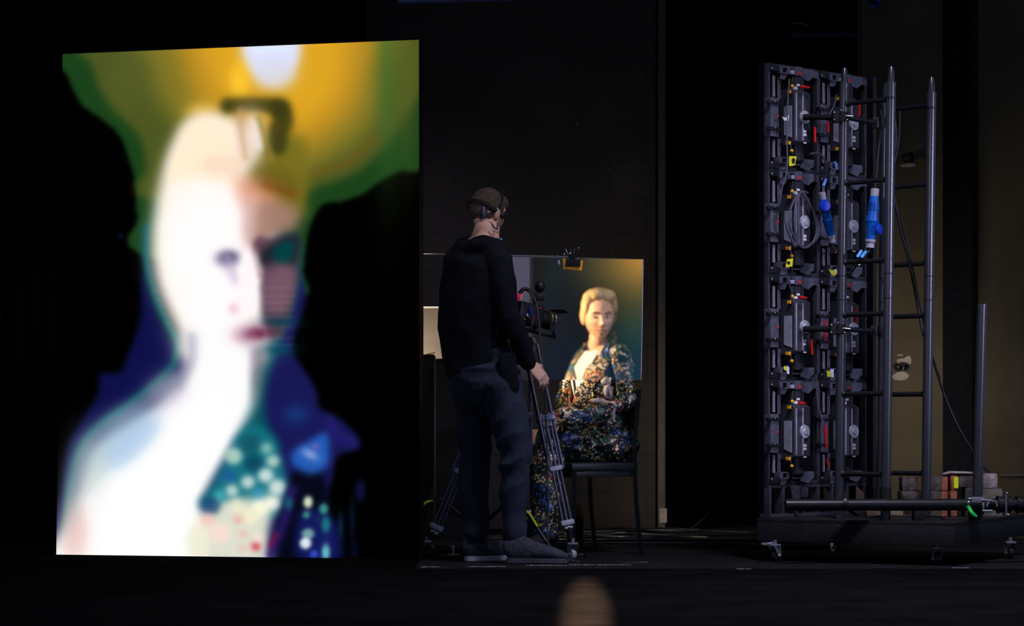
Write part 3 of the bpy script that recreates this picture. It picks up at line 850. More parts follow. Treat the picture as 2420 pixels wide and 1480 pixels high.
def hair_mat():
    m = bpy.data.materials.new('golden_blonde_hair'); m.use_nodes = True
    nt = m.node_tree; bs = nt.nodes['Principled BSDF']
    tc = node(nt, 'ShaderNodeTexCoord'); mp = node(nt, 'ShaderNodeMapping'); mp.inputs['Scale'].default_value = (1, 1, .15)
    nt.links.new(tc.outputs['Object'], mp.inputs['Vector'])
    nz = node(nt, 'ShaderNodeTexNoise'); nz.inputs['Scale'].default_value = 260; nt.links.new(mp.outputs['Vector'], nz.inputs['Vector'])
    cr = node(nt, 'ShaderNodeValToRGB'); cr.color_ramp.elements[0].position = .3; cr.color_ramp.elements[1].position = .7
    cr.color_ramp.elements[0].color = (.50, .30, .10, 1); cr.color_ramp.elements[1].color = (.92, .66, .32, 1)
    nt.links.new(nz.outputs['Fac'], cr.inputs['Fac']); nt.links.new(cr.outputs['Color'], bs.inputs['Base Color'])
    bs.inputs['Roughness'].default_value = .45
    return m
M['blonde'] = hair_mat()

def in_poly(x, y, pts):
    r = False; m = len(pts)
    for i in range(m):
        x1, y1 = pts[i]; x2, y2 = pts[(i + 1) % m]
        if (y1 > y) != (y2 > y) and x < (x2 - x1) * (y - y1) / (y2 - y1) + x1: r = not r
    return r
def pxy(co): return co.x / co.y * F + 1210, 1000 - (co.z - H) / co.y * F
wo = thing('person', 'seated blonde woman in a flowered brocade suit and white blouse, behind the translucent pane', 'person', (0.42, 12.9, 0))
hc = P(1411, 750, 12.94); hf = Vector((.16, -.98, -.03)); hu = Vector((-.03, 0, 1))
hipn, hipf = Vector((.54, 12.93, .57)), Vector((.44, 13.07, .57))
kn, kf = Vector((.19, 12.69, .60)), P(1256, 1034, 12.83)
shl, shr = P(1384, 844, 13.10), P(1464, 832, 12.83)
ell, elr = P(1334, 948, 12.98), P(1480, 948, 12.80)
wl, wr = P(1352, 988, 12.68), P(1372, 990, 12.62)
b = BM()
Rh = head_into(b, hc, hf, hu, 1.11)
sweep(b, [hc + Vector((.0, .025, -.07)), P(1408, 806, 12.96), P(1407, 838, 12.98)], [(.047, .050), (.048, .050), (.075, .06)], (1, 0, 0), 24)
sax = Vector((.62, -.785, 0))
sweep(b, [P(1408, 832, 12.98), P(1410, 850, 12.97), P(1412, 890, 12.96), P(1418, 960, 12.96), P(1428, 1020, 12.98), P(1432, 1050, 12.99)],
      [(.085, .06), (.125, .075), (.120, .09), (.105, .08), (.15, .12), (.15, .12)], sax, 24)
for a_, e_, w_ in ((shl, ell, wl), (shr, elr, wr)):
    sweep(b, [a_, a_.lerp(e_, .5), e_, e_.lerp(w_, .5), w_], [.042, .038, .033, .03, .022], None, 16)
hand_into(b, wl, (-.45, -.5, -.12), (-.2, -.5, .8), 1, .92, (.35, .4, .45, .5))
hand_into(b, wr, (-.85, -.1, -.05), (-.2, -.6, .8), -1, .92, (.35, .4, .45, .5))
ankn, ankf = P(1290, 1262, 12.58), P(1258, 1250, 12.72)
for h_, k_, a_ in ((hipn, kn, ankn), (hipf, kf, ankf)):
    sweep(b, [h_, h_.lerp(k_, .5), k_, k_.lerp(a_, .35), a_], [.075, .068, .052, .05, .033], None, 18)
baked('body', b, M['skin_pale'], wo, .0042, 2)
# hair
b = BM()
def HL(x, y, z): return hc + Rh @ (Vector((x, y, z)) * 1.11)
ellipsoid(b, HL(0, -.026, .036), (.086, .090, .104), Rh, 28, 20)
ellipsoid(b, HL(.016, .046, .104), (.050, .042, .034), Rh, 24, 16)
ellipsoid(b, HL(-.030, .040, .097), (.052, .042, .038), Rh, 24, 16)
ellipsoid(b, HL(.052, .030, .090), (.034, .040, .036), Rh, 24, 16)
ellipsoid(b, HL(.0, -.01, .102), (.070, .065, .040), Rh, 24, 16)
ellipsoid(b, HL(.0, -.115, .02), (.050, .045, .055), Rh, 24, 16)
for sg in (-1, 1):
    ellipsoid(b, HL(sg * .070, .012, .048), (.020, .046, .056), Rh, 16, 12)
    ellipsoid(b, HL(sg * .073, -.012, .012), (.016, .036, .048), Rh, 16, 12)
baked('hair', b, M['blonde'], wo, .004, 3, hair_strands(2.0, .005, 90))
for sg in (-1, 1):
    b = BM(); ellipsoid(b, HL(sg * .030, .0735, -.002), (.0125, .010, .0085), Rh, 18, 12); ey = finish('eye', b, M['eye'], wo)
    b = BM(); ellipsoid(b, HL(sg * .030 + .004, .082, -.002), (.0062, .0025, .0062), Rh, 16, 10); finish('iris', b, M['iris'], ey)
    b = BM(); sweep(b, [HL(sg * .014, .089, .016), HL(sg * .030, .088, .023), HL(sg * .046, .077, .018)], [.0034, .0044, .0026], None, 8)
    finish('eyebrow', b, M['brow'], wo)
b = BM(); sweep(b, [HL(-.022, .084, -.065), HL(-.008, .0945, -.0605), HL(.0, .0935, -.062), HL(.008, .0945, -.0605), HL(.022, .084, -.065)], [.0015, .0038, .0036, .0038, .0015], None, 10)
sweep(b, [HL(-.020, .084, -.068), HL(0, .094, -.073), HL(.020, .084, -.068)], [.0015, .0046, .0015], None, 10)
finish('lips', b, M['lip'], wo)
# blouse
b = BM()
sweep(b, [P(1404, 842, 12.97), P(1406, 870, 12.95), P(1408, 920, 12.945), P(1414, 975, 12.95)], [(.130, .098), (.142, .128), (.130, .120), (.120, .108)], sax, 24)
blx = spl([(1396, 838), (1378, 842), (1352, 860), (1340, 900), (1330, 1000), (1440, 1000), (1440, 880), (1425, 850), (1412, 838)])
vwide = [(1410, 828), (1402, 846), (1389, 868), (1374, 892), (1360, 932), (1352, 978), (1338, 978), (1343, 935), (1345, 897), (1350, 872), (1362, 848), (1378, 830)]
baked('blouse', b, M['blouse'], wo, .005, 4, wrinkle(.006, 14, (1, 1, .3)), keep=lambda c: c.y < 12.97 and in_poly(*pxy(c), vwide))
# brocade jacket with a deep front opening
vop = [(1430, 800), (1420, 826), (1403, 847), (1388, 868), (1372, 892), (1358, 930), (1346, 972), (1342, 970), (1346, 930), (1346, 897), (1350, 873), (1362, 850), (1376, 832), (1392, 800)]
def jkeep(co):
    x, y = pxy(co)
    if co.y < 12.99 and in_poly(x, y, vop): return False
    if y < 812 and x < 1424: return False
    return True
b = BM()
sweep(b, [P(1410, 822, 12.99), P(1411, 834, 12.98), P(1412, 885, 12.97), P(1416, 950, 12.97), P(1426, 1010, 12.99), P(1432, 1060, 13.0)],
      [(.115, .075), (.165, .105), (.172, .145), (.155, .138), (.185, .155), (.20, .16)], sax, 28)
for a_, e_, w_ in ((shl, ell, wl), (shr, elr, wr)):
    sweep(b, [a_, a_.lerp(e_, .5), e_, e_.lerp(w_, .5), w_, w_ + (w_ - e_) * .22], [.062, .058, .055, .052, .050, .046], None, 20)
sweep(b, smooth_path([P(1396, 812, 13.06), P(1420, 798, 13.07), P(1444, 797, 12.99), P(1452, 812, 12.89), P(1436, 834, 12.82)], 4), [(.030, .014)] * 17, (0, 0, 1), 14)
jf = wrinkle(.016, 9, (1, 1, 1), 3.3)
baked('jacket', b, M['brocade'], wo, .006, 5, jf, keep=jkeep)
b = BM()
for pts, r in (([P(1434, 822, 12.90), P(1424, 848, 12.835), P(1402, 880, 12.80), P(1378, 925, 12.79), P(1354, 972, 12.80)], [(.020, .006), (.045, .008), (.055, .009), (.042, .008), (.016, .006)]),
               ([P(1376, 834, 12.97), P(1352, 860, 12.93), P(1338, 900, 12.89), P(1334, 950, 12.87)], [(.014, .006), (.022, .008), (.022, .008), (.014, .006)])):
    sweep(b, pts, r, (1, -.2, .3), 18)
finish('lapel', b, M['brocade_gold'], wo)
b = BM()
for c, r in ((P(1405, 1045, 12.86), (.16, .13, .075)), (P(1440, 1062, 12.93), (.15, .17, .07)), (P(1350, 1035, 12.76), (.13, .10, .06)), (P(1455, 1010, 12.96), (.09, .12, .12))):
    ellipsoid(b, c, r)
sweep(b, [hipn, hipn.lerp(kn, .5), kn, kn + Vector((0, -.02, -.10)), kn.lerp(ankn, .55), ankn], [.11, .10, .082, .078, .07, .06], None, 20)
sweep(b, [hipf, hipf.lerp(kf, .45), hipf.lerp(kf, .72)], [.10, .095, .08], None, 20)
sweep(b, [kf.lerp(ankf, .32), kf.lerp(ankf, .6), ankf], [.062, .062, .058], None, 20)
baked('trousers', b, M['brocade'], wo, .007, 4, wrinkle(.022, 8, (1, 1, 1.3), 7.1))
b = BM(); sweep(b, [kf.lerp(ankf, .14), kf.lerp(ankf, .34)], [.062, .066], None, 18)
baked('stocking', b, M['jeans'], wo, .006, 3, wrinkle(.006, 20))['label'] = 'blue fabric below the knee'
b = BM()
for c, r in ((P(1434, 903, 12.745), (.030, .016, .026)), (P(1437, 925, 12.74), (.026, .018, .038)), (P(1412, 948, 12.72), (.040, .014, .014)), (P(1440, 958, 12.70), (.046, .016, .026)), (P(1446, 975, 12.69), (.022, .012, .040))):
    ellipsoid(b, c, r)
baked('chiffon_cuff', b, M['chiffon'], wo, .004, 4, wrinkle(.010, 26, (1.5, 1, .6), 1.0))['label'] = 'grey chiffon gathered on the sleeve'
b = BM(); sweep(b, [P(1290, 1004, 12.57), P(1305, 992, 12.58), P(1330, 980, 12.58), P(1360, 980, 12.60)], [(.02, .02), (.034, .03), (.042, .034), (.034, .026)], None, 14)
baked('cuff', b, M['brocade_gold'], wo, .005, 3, wrinkle(.008, 20))
for an, f_ in ((ankn, (-.75, -.6, 0)), (ankf, (-.85, -.4, 0))):
    shoe('shoe', (an.x + .03, an.y + .03, 0), f_, M['black_matt'], M['rubber'], wo, .24)

# ------------------------------------------------------------------ translucent pane and its arm
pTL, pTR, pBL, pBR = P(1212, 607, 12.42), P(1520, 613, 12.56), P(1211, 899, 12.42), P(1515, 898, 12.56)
pn = thing('half_mirror_pane', 'hanging translucent square pane, with a painted golden reflection in its upper right corner, before the seated woman', 'screen', (pBL + pBR) / 2)
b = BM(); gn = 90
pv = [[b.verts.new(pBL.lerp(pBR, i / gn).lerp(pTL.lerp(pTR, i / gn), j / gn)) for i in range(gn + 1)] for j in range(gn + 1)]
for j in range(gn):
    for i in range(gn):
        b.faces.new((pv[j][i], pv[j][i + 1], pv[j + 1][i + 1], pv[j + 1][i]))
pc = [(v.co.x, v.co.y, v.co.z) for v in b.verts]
def pane_reflection_col(x, y):  # mirrored gradient of an LED wall, painted into the pane's emission
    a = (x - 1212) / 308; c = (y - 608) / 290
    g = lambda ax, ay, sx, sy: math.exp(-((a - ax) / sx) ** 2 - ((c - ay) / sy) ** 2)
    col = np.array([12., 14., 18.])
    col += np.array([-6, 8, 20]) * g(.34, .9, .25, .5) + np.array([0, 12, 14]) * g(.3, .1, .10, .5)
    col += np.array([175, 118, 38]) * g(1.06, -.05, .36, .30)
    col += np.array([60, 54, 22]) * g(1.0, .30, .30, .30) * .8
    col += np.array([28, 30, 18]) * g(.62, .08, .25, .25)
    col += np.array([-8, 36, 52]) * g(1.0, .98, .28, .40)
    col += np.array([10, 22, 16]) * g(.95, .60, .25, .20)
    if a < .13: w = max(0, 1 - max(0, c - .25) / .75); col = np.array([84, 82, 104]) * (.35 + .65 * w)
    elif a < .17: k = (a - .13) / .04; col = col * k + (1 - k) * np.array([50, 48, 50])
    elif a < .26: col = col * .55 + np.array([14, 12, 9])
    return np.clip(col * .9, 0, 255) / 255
m = bpy.data.materials.new('half_mirror_painted_glow'); m.use_nodes = True; nt = m.node_tree; nt.nodes.remove(nt.nodes['Principled BSDF'])
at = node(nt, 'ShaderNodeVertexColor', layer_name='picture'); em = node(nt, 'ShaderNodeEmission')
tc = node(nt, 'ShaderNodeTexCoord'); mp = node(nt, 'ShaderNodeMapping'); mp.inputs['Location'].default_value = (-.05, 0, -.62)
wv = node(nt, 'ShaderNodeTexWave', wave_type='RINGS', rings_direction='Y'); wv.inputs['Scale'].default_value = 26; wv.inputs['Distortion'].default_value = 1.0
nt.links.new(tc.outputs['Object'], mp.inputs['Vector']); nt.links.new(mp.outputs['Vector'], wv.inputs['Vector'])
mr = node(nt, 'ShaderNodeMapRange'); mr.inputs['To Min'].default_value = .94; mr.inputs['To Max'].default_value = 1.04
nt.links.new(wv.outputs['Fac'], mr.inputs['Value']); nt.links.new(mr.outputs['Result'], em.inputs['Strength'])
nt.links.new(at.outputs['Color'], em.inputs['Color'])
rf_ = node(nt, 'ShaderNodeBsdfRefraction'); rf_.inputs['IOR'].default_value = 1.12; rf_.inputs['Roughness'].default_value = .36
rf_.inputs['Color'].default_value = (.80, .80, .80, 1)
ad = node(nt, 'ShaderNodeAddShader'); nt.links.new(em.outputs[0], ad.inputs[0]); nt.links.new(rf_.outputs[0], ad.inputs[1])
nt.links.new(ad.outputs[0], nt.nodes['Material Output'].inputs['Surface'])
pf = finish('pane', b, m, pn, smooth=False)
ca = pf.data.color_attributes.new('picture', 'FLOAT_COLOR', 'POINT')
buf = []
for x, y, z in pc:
    c = pane_reflection_col(x / y * F + 1210, 1000 - (z - H) / y * F); buf += [*lin(c), 1.0]
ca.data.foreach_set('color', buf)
b = BM()
tube(b, pTR, pBR, .0022, 8); finish('edge', b, M['alu'], pn)
b = BM(); tube(b, pTL, pBL, .0018, 8); finish('edge', b, M['alu'], pn)
b = BM(); tube(b, pTL, pTR, .0012, 8); finish('edge', b, M['black_metal'], pn)

cs = thing('boom_stand', 'stand behind the standing man with a long thin horizontal arm at his shoulder height', 'stand', (P(1128, 1300, 12.62).x, 12.62, 0))
bx_ = P(1128, 600, 12.62).x
b = BM(); tube(b, (bx_, 12.62, .12), (bx_, 12.62, 1.60), .016); finish('pole', b, M['black_metal'], cs)
b = BM(); tube(b, P(994, 600, 12.70), P(1060, 601, 12.66), .0035); tube(b, P(1060, 601, 12.66), P(1345, 607, 12.60), .0035); finish('arm', b, M['alu'], cs)
b = BM(); ellipsoid(b, (bx_, 12.62, P(1128, 602, 12.62).z), (.035, .04, .035)); finish('grip_head', b, M['black_metal'], cs)
def curvedleg(pts, tape, r=.011):
    b = BM(); cable(b, pts, r, 8, 10); l_ = finish('leg', b, M['black_metal'], cs)
    if tape:
        b = BM(); cable(b, tape, r * .55, 6, 8); finish('tape', b, M['lime'], l_)
curvedleg([(bx_, 12.62, .13), P(1200, 1190, 12.5), P(1238, 1209, 12.45), P(1262, 1236, 12.43), P(1290, 1277, 12.41), P(1312, 1312, 12.40)],
          [P(1237, 1206, 12.43), P(1250, 1214, 12.425), P(1261, 1230, 12.42), P(1270, 1245, 12.41)])
curvedleg([(bx_, 12.62, .13), P(1050, 1186, 12.5), P(1022, 1187, 12.45), P(1002, 1196, 12.43), P(997, 1215, 12.44), P(999, 1310, 12.46)],
          [P(1023, 1184, 12.43), P(1012, 1185, 12.42), P(1003, 1190, 12.415), P(997, 1198, 12.41)])
curvedleg([(bx_, 12.62, .13), (bx_ + .03, 12.9, .20), (bx_ + .05, 13.1, .01)], None)
b = BM(); tube(b, P(1270, 1247, 12.40), P(1291, 1279, 12.39), .004); tube(b, P(1300, 1295, 12.385), P(1312, 1309, 12.385), .004); finish('leg_trim', b, M['alu'], cs)['label'] = 'bright strip along the leg'
cl = thing('spring_clamp', 'black clamp gripping the top of the translucent pane beside bright studs', 'clamp', P(1352, 640, 12.47))
b = BM(); box(b, P(1355, 622, 12.462), (.072, .03, .034), None, .003); box(b, P(1352, 606, 12.47), (.03, .05, .03), None, .004); finish('jaw', b, M['black_matt'], cl)
b = BM()
for x0, y0, x1, y1 in ((1352, 610, 1360, 586), (1344, 606, 1336, 588), (1350, 604, 1348, 586)):
    tube(b, P(x0, y0, 12.46), P(x1, y1, 12.45), .003)
ellipsoid(b, P(1346, 600, 12.45), (.012, .010, .008)); ellipsoid(b, P(1333, 601, 12.45), (.008, .008, .006)); ellipsoid(b, P(1367, 586, 12.45), (.006, .006, .005))
finish('stud', b, M['chrome'], cl)
b = BM(); ellipsoid(b, P(1317, 606, 12.47), (.006, .006, .006)); ellipsoid(b, P(1320, 622, 12.47), (.009, .008, .017)); finish('knob', b, M['alu'], cl)
at_ = BM()
prism(at_, [P(1330, 610, 12.470), P(1336, 610, 12.470), P(1338, 630, 12.470), P(1369, 634, 12.470), P(1372, 616, 12.470), P(1378, 616, 12.470), P(1375, 640, 12.470), P(1332, 636, 12.470)], (0, -.002, 0))
tag(finish('tape_frame', at_, M['amber'], smooth=False), 'amber tape outlining the black clamp on the pane', 'tape')
# ------------------------------------------------------------------ standing camera operator
mn = thing('person', 'standing man in dark sweatshirt and slate trousers with a headset, seen from behind', 'person', (P(1160, 1330, 12.0).x, 12.02, 0))
sx = Vector((.8, -.6, 0)); mf = Vector((.6, .8, 0))
hc2 = P(1154, 506, 12.02); hf2 = Vector((.66, .66, -.42)).normalized(); hu2 = Vector((.22, .24, 1)).normalized()
b = BM()
R2 = head_into(b, hc2, hf2, hu2, .98)
sweep(b, [P(1154, 525, 12.02), P(1150, 545, 11.99), P(1147, 565, 11.98), P(1142, 588, 12.0)], [(.058, .062), (.064, .064), (.074, .066), (.115, .07)], sx, 24)
shR, shL = P(1177, 612, 11.90), P(1076, 615, 12.14)
elR, elL = P(1207, 752, 11.86), P(1085, 750, 12.36)
wrR, wrL = P(1252, 862, 11.93), P(1180, 760, 12.42)
sweep(b, [P(1142, 590, 12.0), P(1130, 620, 12.02), P(1126, 700, 12.03), P(1126, 780, 12.03), P(1134, 850, 12.03), P(1146, 900, 12.03)],
      [(.12, .07), (.165, .10), (.165, .105), (.15, .10), (.155, .11), (.15, .11)], sx, 24)
for a_, e_, w_ in ((shR, elR, wrR), (shL, elL, wrL)):
    sweep(b, [a_, a_.lerp(e_, .5), e_, e_.lerp(w_, .5), w_], [.050, .044, .036, .034, .025], None, 16)
hand_into(b, wrR, (.62, .10, -.62), (.50, -.72, .48), -1, 1.0, (.62, .66, .7, .75), .5)
hand_into(b, wrL, (.9, .3, .1), (0, -.3, .9), 1, 1.0, (.5, .5, .55, .6))
hpR, hpL = P(1184, 905, 11.94), P(1122, 905, 12.10)
knR, knL = P(1214, 1078, 11.95), P(1118, 1078, 12.12)
anR, anL = P(1216, 1275, 11.98), P(1124, 1270, 12.14)
for h_, k_, a_ in ((hpR, knR, anR), (hpL, knL, anL)):
    sweep(b, [h_, h_.lerp(k_, .5), k_, k_.lerp(a_, .35), a_], [.078, .070, .052, .05, .036], None, 18)
baked('body', b, M['skin'], mn, .0042, 2)
b = BM()
def H2(x, y, z): return hc2 + R2 @ Vector((x, y, z))
ellipsoid(b, H2(0, -.022, .026), (.079, .092, .100), R2, 28, 20)
ellipsoid(b, H2(0, -.045, -.005), (.068, .066, .060), R2, 24, 16)
ellipsoid(b, H2(0, .03, .075), (.062, .06, .05), R2, 24, 16)
baked('hair', b, M['hair_dark'], mn, .004, 3, hair_strands(5.0, .004, 120))
# sweatshirt
b = BM()
sweep(b, [P(1144, 578, 12.0), P(1139, 592, 12.01), P(1128, 625, 12.02), P(1122, 700, 12.03), P(1118, 775, 12.04), P(1122, 830, 12.04), P(1130, 872, 12.04)],
      [(.100, .068), (.148, .088), (.196, .118), (.198, .130), (.190, .140), (.180, .140), (.172, .140)], sx, 28)
for a_, e_, w_, k in ((shR, elR, wrR, .04), (shL, elL, wrL, .04)):
    sweep(b, [a_, a_.lerp(e_, .5), e_, e_.lerp(w_, .5), w_.lerp(e_, k)], [.066, .060, .053, .050, .041], None, 20)
sweep(b, [shL, P(1112, 600, 12.06), P(1170, 598, 11.93), shR], [(.06, .06), (.07, .06), (.07, .06), (.06, .06)], (0, 0, 1), 18)
sweep(b, [P(1096, 586, 11.98), P(1120, 576, 11.93), P(1146, 573, 11.915), P(1170, 581, 11.91), P(1188, 592, 11.92)], [(.036, .026)] * 5, (0, 0, 1), 18)
def skeep(co):
    x, y = pxy(co)
    return not (y < 557 and co.y > 11.9)
sw = baked('sweatshirt', b, M['sweater'], mn, .006, 5, wrinkle(.010, 7, (1, 1, .6), 1.7), keep=skeep)
b = BM(); pts = [P(1106, 572, 11.94), P(1124, 562, 11.92), P(1146, 558, 11.905), P(1168, 566, 11.90), P(1184, 578, 11.91)]
sweep(b, smooth_path(pts, 5), [.005] * 21, None, 10); finish('collar', b, M['sweater'], sw)
# trousers
b = BM()
sweep(b, [P(1134, 842, 12.035), P(1142, 880, 12.03), P(1150, 925, 12.02)], [(.170, .130), (.182, .145), (.185, .145)], sx, 26)
sweep(b, [hpR, P(1204, 990, 11.93), P(1216, 1060, 11.93), P(1213, 1140, 11.95), P(1213, 1210, 11.97), P(1217, 1268, 11.98)], [.105, .098, .082, .070, .062, .056], None, 22)
sweep(b, [hpL, P(1124, 990, 12.10), P(1120, 1078, 12.12), P(1118, 1150, 12.13), P(1121, 1210, 12.14), P(1126, 1262, 12.14)], [.105, .096, .080, .074, .070, .062], None, 22)
baked('trousers', b, M['trouser'], mn, .006, 5, wrinkle(.015, 6, (1, 1, 1.1), 4.4))
shoe('shoe', (P(1202, 1330, 11.98).x, 11.96, 0), (.985, -.12, 0), M['shoe'], M['sole'], mn, .285)
s2 = shoe('shoe', (P(1106, 1330, 12.12).x, 12.13, 0), (.93, .36, 0), M['shoe'], M['sole_pale'], mn, .285); s2['label'] = 'shoe with pale sole'
b = BM(); box(b, P(1166, 818, 11.905), (.012, .012, .045), Matrix.Rotation(.2, 3, 'Y'), .003); finish('belt_clip', b, M['plug_grey'], mn)
b = BM(); box(b, P(1203, 880, 11.86), (.085, .05, .19), Matrix.Rotation(-.12, 3, 'Y'), .02); finish('belt_pouch', b, M['sweater'], mn)
b = BM(); cable(b, [P(1180, 575, 11.93), P(1187, 640, 11.88), P(1178, 760, 11.85), P(1165, 835, 11.88)], .0022); finish('headset_cable', b, M['rubber'], mn)

# headset: worn, yet a thing of its own
hs = thing('headset', 'black headset with mic boom worn by the standing man, round his head', 'headset', hc2 - Vector((0, 0, .08)))
b = BM(); pts = [H2(-.086, -.035, .0), H2(-.062, -.095, .008), H2(0, -.124, .010), H2(.062, -.095, .006), H2(.083, -.03, -.002)]
sweep(b, smooth_path(pts, 6), [(.0105, .0022)] * 25, (0, .2, 1), 12); finish('neckband', b, M['black_matt'], hs)
b = BM(); pts = [H2(-.084, -.03, .0), H2(-.09, -.015, .05), H2(-.05, .0, .115), H2(0, .0, .136), H2(.05, .0, .115), H2(.09, -.015, .05), H2(.084, -.03, .0)]
sweep(b, smooth_path(pts, 6), [(.006, .0025)] * 37, None, 10); finish('headband', b, M['black_matt'], hs)
b = BM(); box(b, P(1143, 502, 11.89), (.020, .016, .062), Matrix.Rotation(-.1, 3, 'Y'), .006); finish('battery_pack', b, M['violet'], hs)
b = BM(); box(b, P(1154, 501, 11.885), (.016, .006, .007), None, .002); finish('slider', b, M['alu'], hs)
b = BM(); box(b, P(1176, 494, 11.905), (.016, .006, .006), Matrix.Rotation(.8, 3, 'Y'), .002); finish('slider', b, M['alu'], hs)
b = BM(); ellipsoid(b, H2(.084, .022, .0), (.010, .018, .020), R2); finish('earpiece', b, M['rubber'], hs)
b = BM(); sweep(b, smooth_path([P(1163, 530, 11.90), P(1169, 539, 11.90), P(1175, 540, 11.90), P(1176, 527, 11.91)], 5), [.0045] * 16, None, 8); finish('ear_hook', b, M['violet'], hs)
b = BM(); cable(b, [P(1150, 520, 11.90), P(1163, 530, 11.90)], .0012); cable(b, [P(1160, 511, 11.89), P(1175, 524, 11.90)], .0012); finish('wire', b, M['rubber'], hs)
b = BM(); cable(b, [P(1180, 532, 11.92), P(1189, 545, 11.98), P(1189, 560, 12.06), P(1183, 567, 12.12)], .0022); finish('mic_boom', b, M['black_metal'], hs)
b = BM(); ellipsoid(b, P(1184, 566, 12.0), (.006, .005, .005)); finish('mic_glow_tip', b, M['skyblue'], hs)  # blue glow put into the tip's plain colour

# ------------------------------------------------------------------ tripod and camera
tp = thing('camera_tripod', 'tall black twin-tube tripod with caster foot beside the standing man', 'tripod', (P(1240, 1330, 12.2).x, 12.2, 0))
apex = P(1234, 815, 12.19)
def tripod_leg(foot, top, wdir, foot_mat, name='leg'):
    f = Vector(foot); t = Vector(top); d = (f - t); L = d.length; dn = d.normalized()
    w = Vector(wdir); w = (w - dn * w.dot(dn)).normalized(); n = dn.cross(w)
    b = BM()
    for s_ in (-1, 1): tube(b, t + w * s_ * .036 + n * .0, t + dn * L * .62 + w * s_ * .037, .0085)
    tube(b, t + w * -.036 + n * .02, t + dn * L * .62 + w * -.037 + n * .02, .006)
    lg = finish(name, b, M['tripod_metal'], tp)
    b = BM()
    for s_ in (-1, 1): tube(b, t + dn * L * .34 + w * s_ * .020, t + dn * L * .90 + w * s_ * .022, .006)
    tube(b, t + dn * L * .36, t + dn * L * .93, .0075)
    finish('inner_tube', b, M['tripod_metal'], lg)
    Rl = X3(w, n, dn)
    b = BM(); box(b, t + dn * L * .365, (.095, .035, .035), Rl, .008); box(b, t + dn * L * .40, (.05, .03, .016), Rl, .004); finish('leg_lock', b, M['tripod_metal'], lg)
    b = BM(); box(b, t + dn * L * .615, (.062, .03, .022), Rl, .004); finish('crosspiece', b, M['plug_grey'], lg)
    b = BM(); box(b, t + dn * L * .885, (.070, .034, .026), Rl, .008); box(b, t + dn * L * .91, (.04, .03, .014), Rl, .004); finish('leg_lock', b, M['plug_grey'], lg)
    b = BM(); sweep(b, [t + dn * L * .91, t + dn * L * .965], [.018, .012], None, 12, True, False); finish('ankle', b, M['black_metal'], lg)
    return lg, Rl
fR = P(1352, 1290, 12.18); fL = P(1008, 1300, 12.42); fB = P(1240, 1262, 12.62)
def caster(parent, c, s=1.0, tyre='rubber', yaw=0.3):
    """caster wheel standing on the floor under point c (x, y); returns the fork part"""
    r = .034 * s; x, y, z0 = c
    ax = Vector((math.cos(yaw), math.sin(yaw), 0)); fw = Vector((-ax.y, ax.x, 0))
    w = Vector((x, y, r + z0)) + fw * .012 * s
    b = BM(); bodyv = sweep(b, [w - ax * .014 * s, w - ax * .010 * s, w + ax * .010 * s, w + ax * .014 * s], [r * .86, r, r, r * .86], None, 28, True, False)
    wh = finish('wheel', b, M[tyre], parent)
    b = BM(); sweep(b, [w - ax * .018 * s, w + ax * .018 * s], [r * .35, r * .35], None, 16, True, True); finish('hub', b, M['alu'], wh)
    b = BM(); top = Vector((x, y, z0 + r * 2 + .030 * s))
    for sg in (-1, 1):
        q = w + ax * sg * .020 * s
        prism(b, [q + fw * .012 * s, q - fw * .012 * s, Vector((x, y, 0)) + ax * sg * .020 * s - fw * .03 * s + Vector((0, 0, top.z - .01)), Vector((x, y, 0)) + ax * sg * .020 * s + fw * .02 * s + Vector((0, 0, top.z - .01))], ax * sg * .003)
    box(b, (x, y, top.z - .006), (.055 * s, .055 * s, .010), None, .003)
    tube(b, (x, y, top.z - .01), (x, y, top.z + .02), .010 * s)
    finish('fork', b, M['alu'], wh)
    return wh
for ft, wd in ((fR, (1, .25, 0)), (fL, (1, -.3, 0)), (fB, (1, 0, 0))):
    tripod_leg(ft, apex + (Vector((ft.x, ft.y, 0)) - Vector((apex.x, apex.y, 0))).normalized() * .04, wd, None)
    caster(tp, (ft.x + (.004 if ft is fR else 0), ft.y, 0), .95, 'plug_grey' if ft is fR else 'rubber', .5)
b = BM(); sweep(b, [apex + Vector((0, 0, -.10)), apex + Vector((0, 0, -.03)), apex + Vector((0, 0, .02)), apex + Vector((0, 0, .04))], [.035, .06, .062, .045], None, 20, True, False)
sweep(b, [apex + Vector((0, 0, .03)), apex + Vector((0, 0, .075))], [.034, .030], None, 18); finish('bowl', b, M['black_metal'], tp)
b = BM(); box(b, apex + Vector((.0, 0, .095)), (.07, .09, .05), None, .012); ellipsoid(b, apex + Vector((.055, -.05, .09)), (.022, .018, .022))
finish('pan_head', b, M['black_metal'], tp)
b = BM(); tube(b, apex + Vector((.02, -.04, .07)), P(1264, 876, 11.97), .0065); tube(b, P(1254, 858, 11.99), P(1272, 893, 11.955), .013); finish('pan_handle', b, M['rubber'], tp)
b = BM(); tube(b, P(1228, 872, 12.05), P(1236, 1000, 12.1), .010); finish('spreader_rod', b, M['tripod_metal'], tp)
b = BM(); box(b, P(1252, 833, 12.08), (.010, .008, .020), Matrix.Rotation(.4, 3, 'Y'), .002); finish('tape', b, M['pink'], tp)

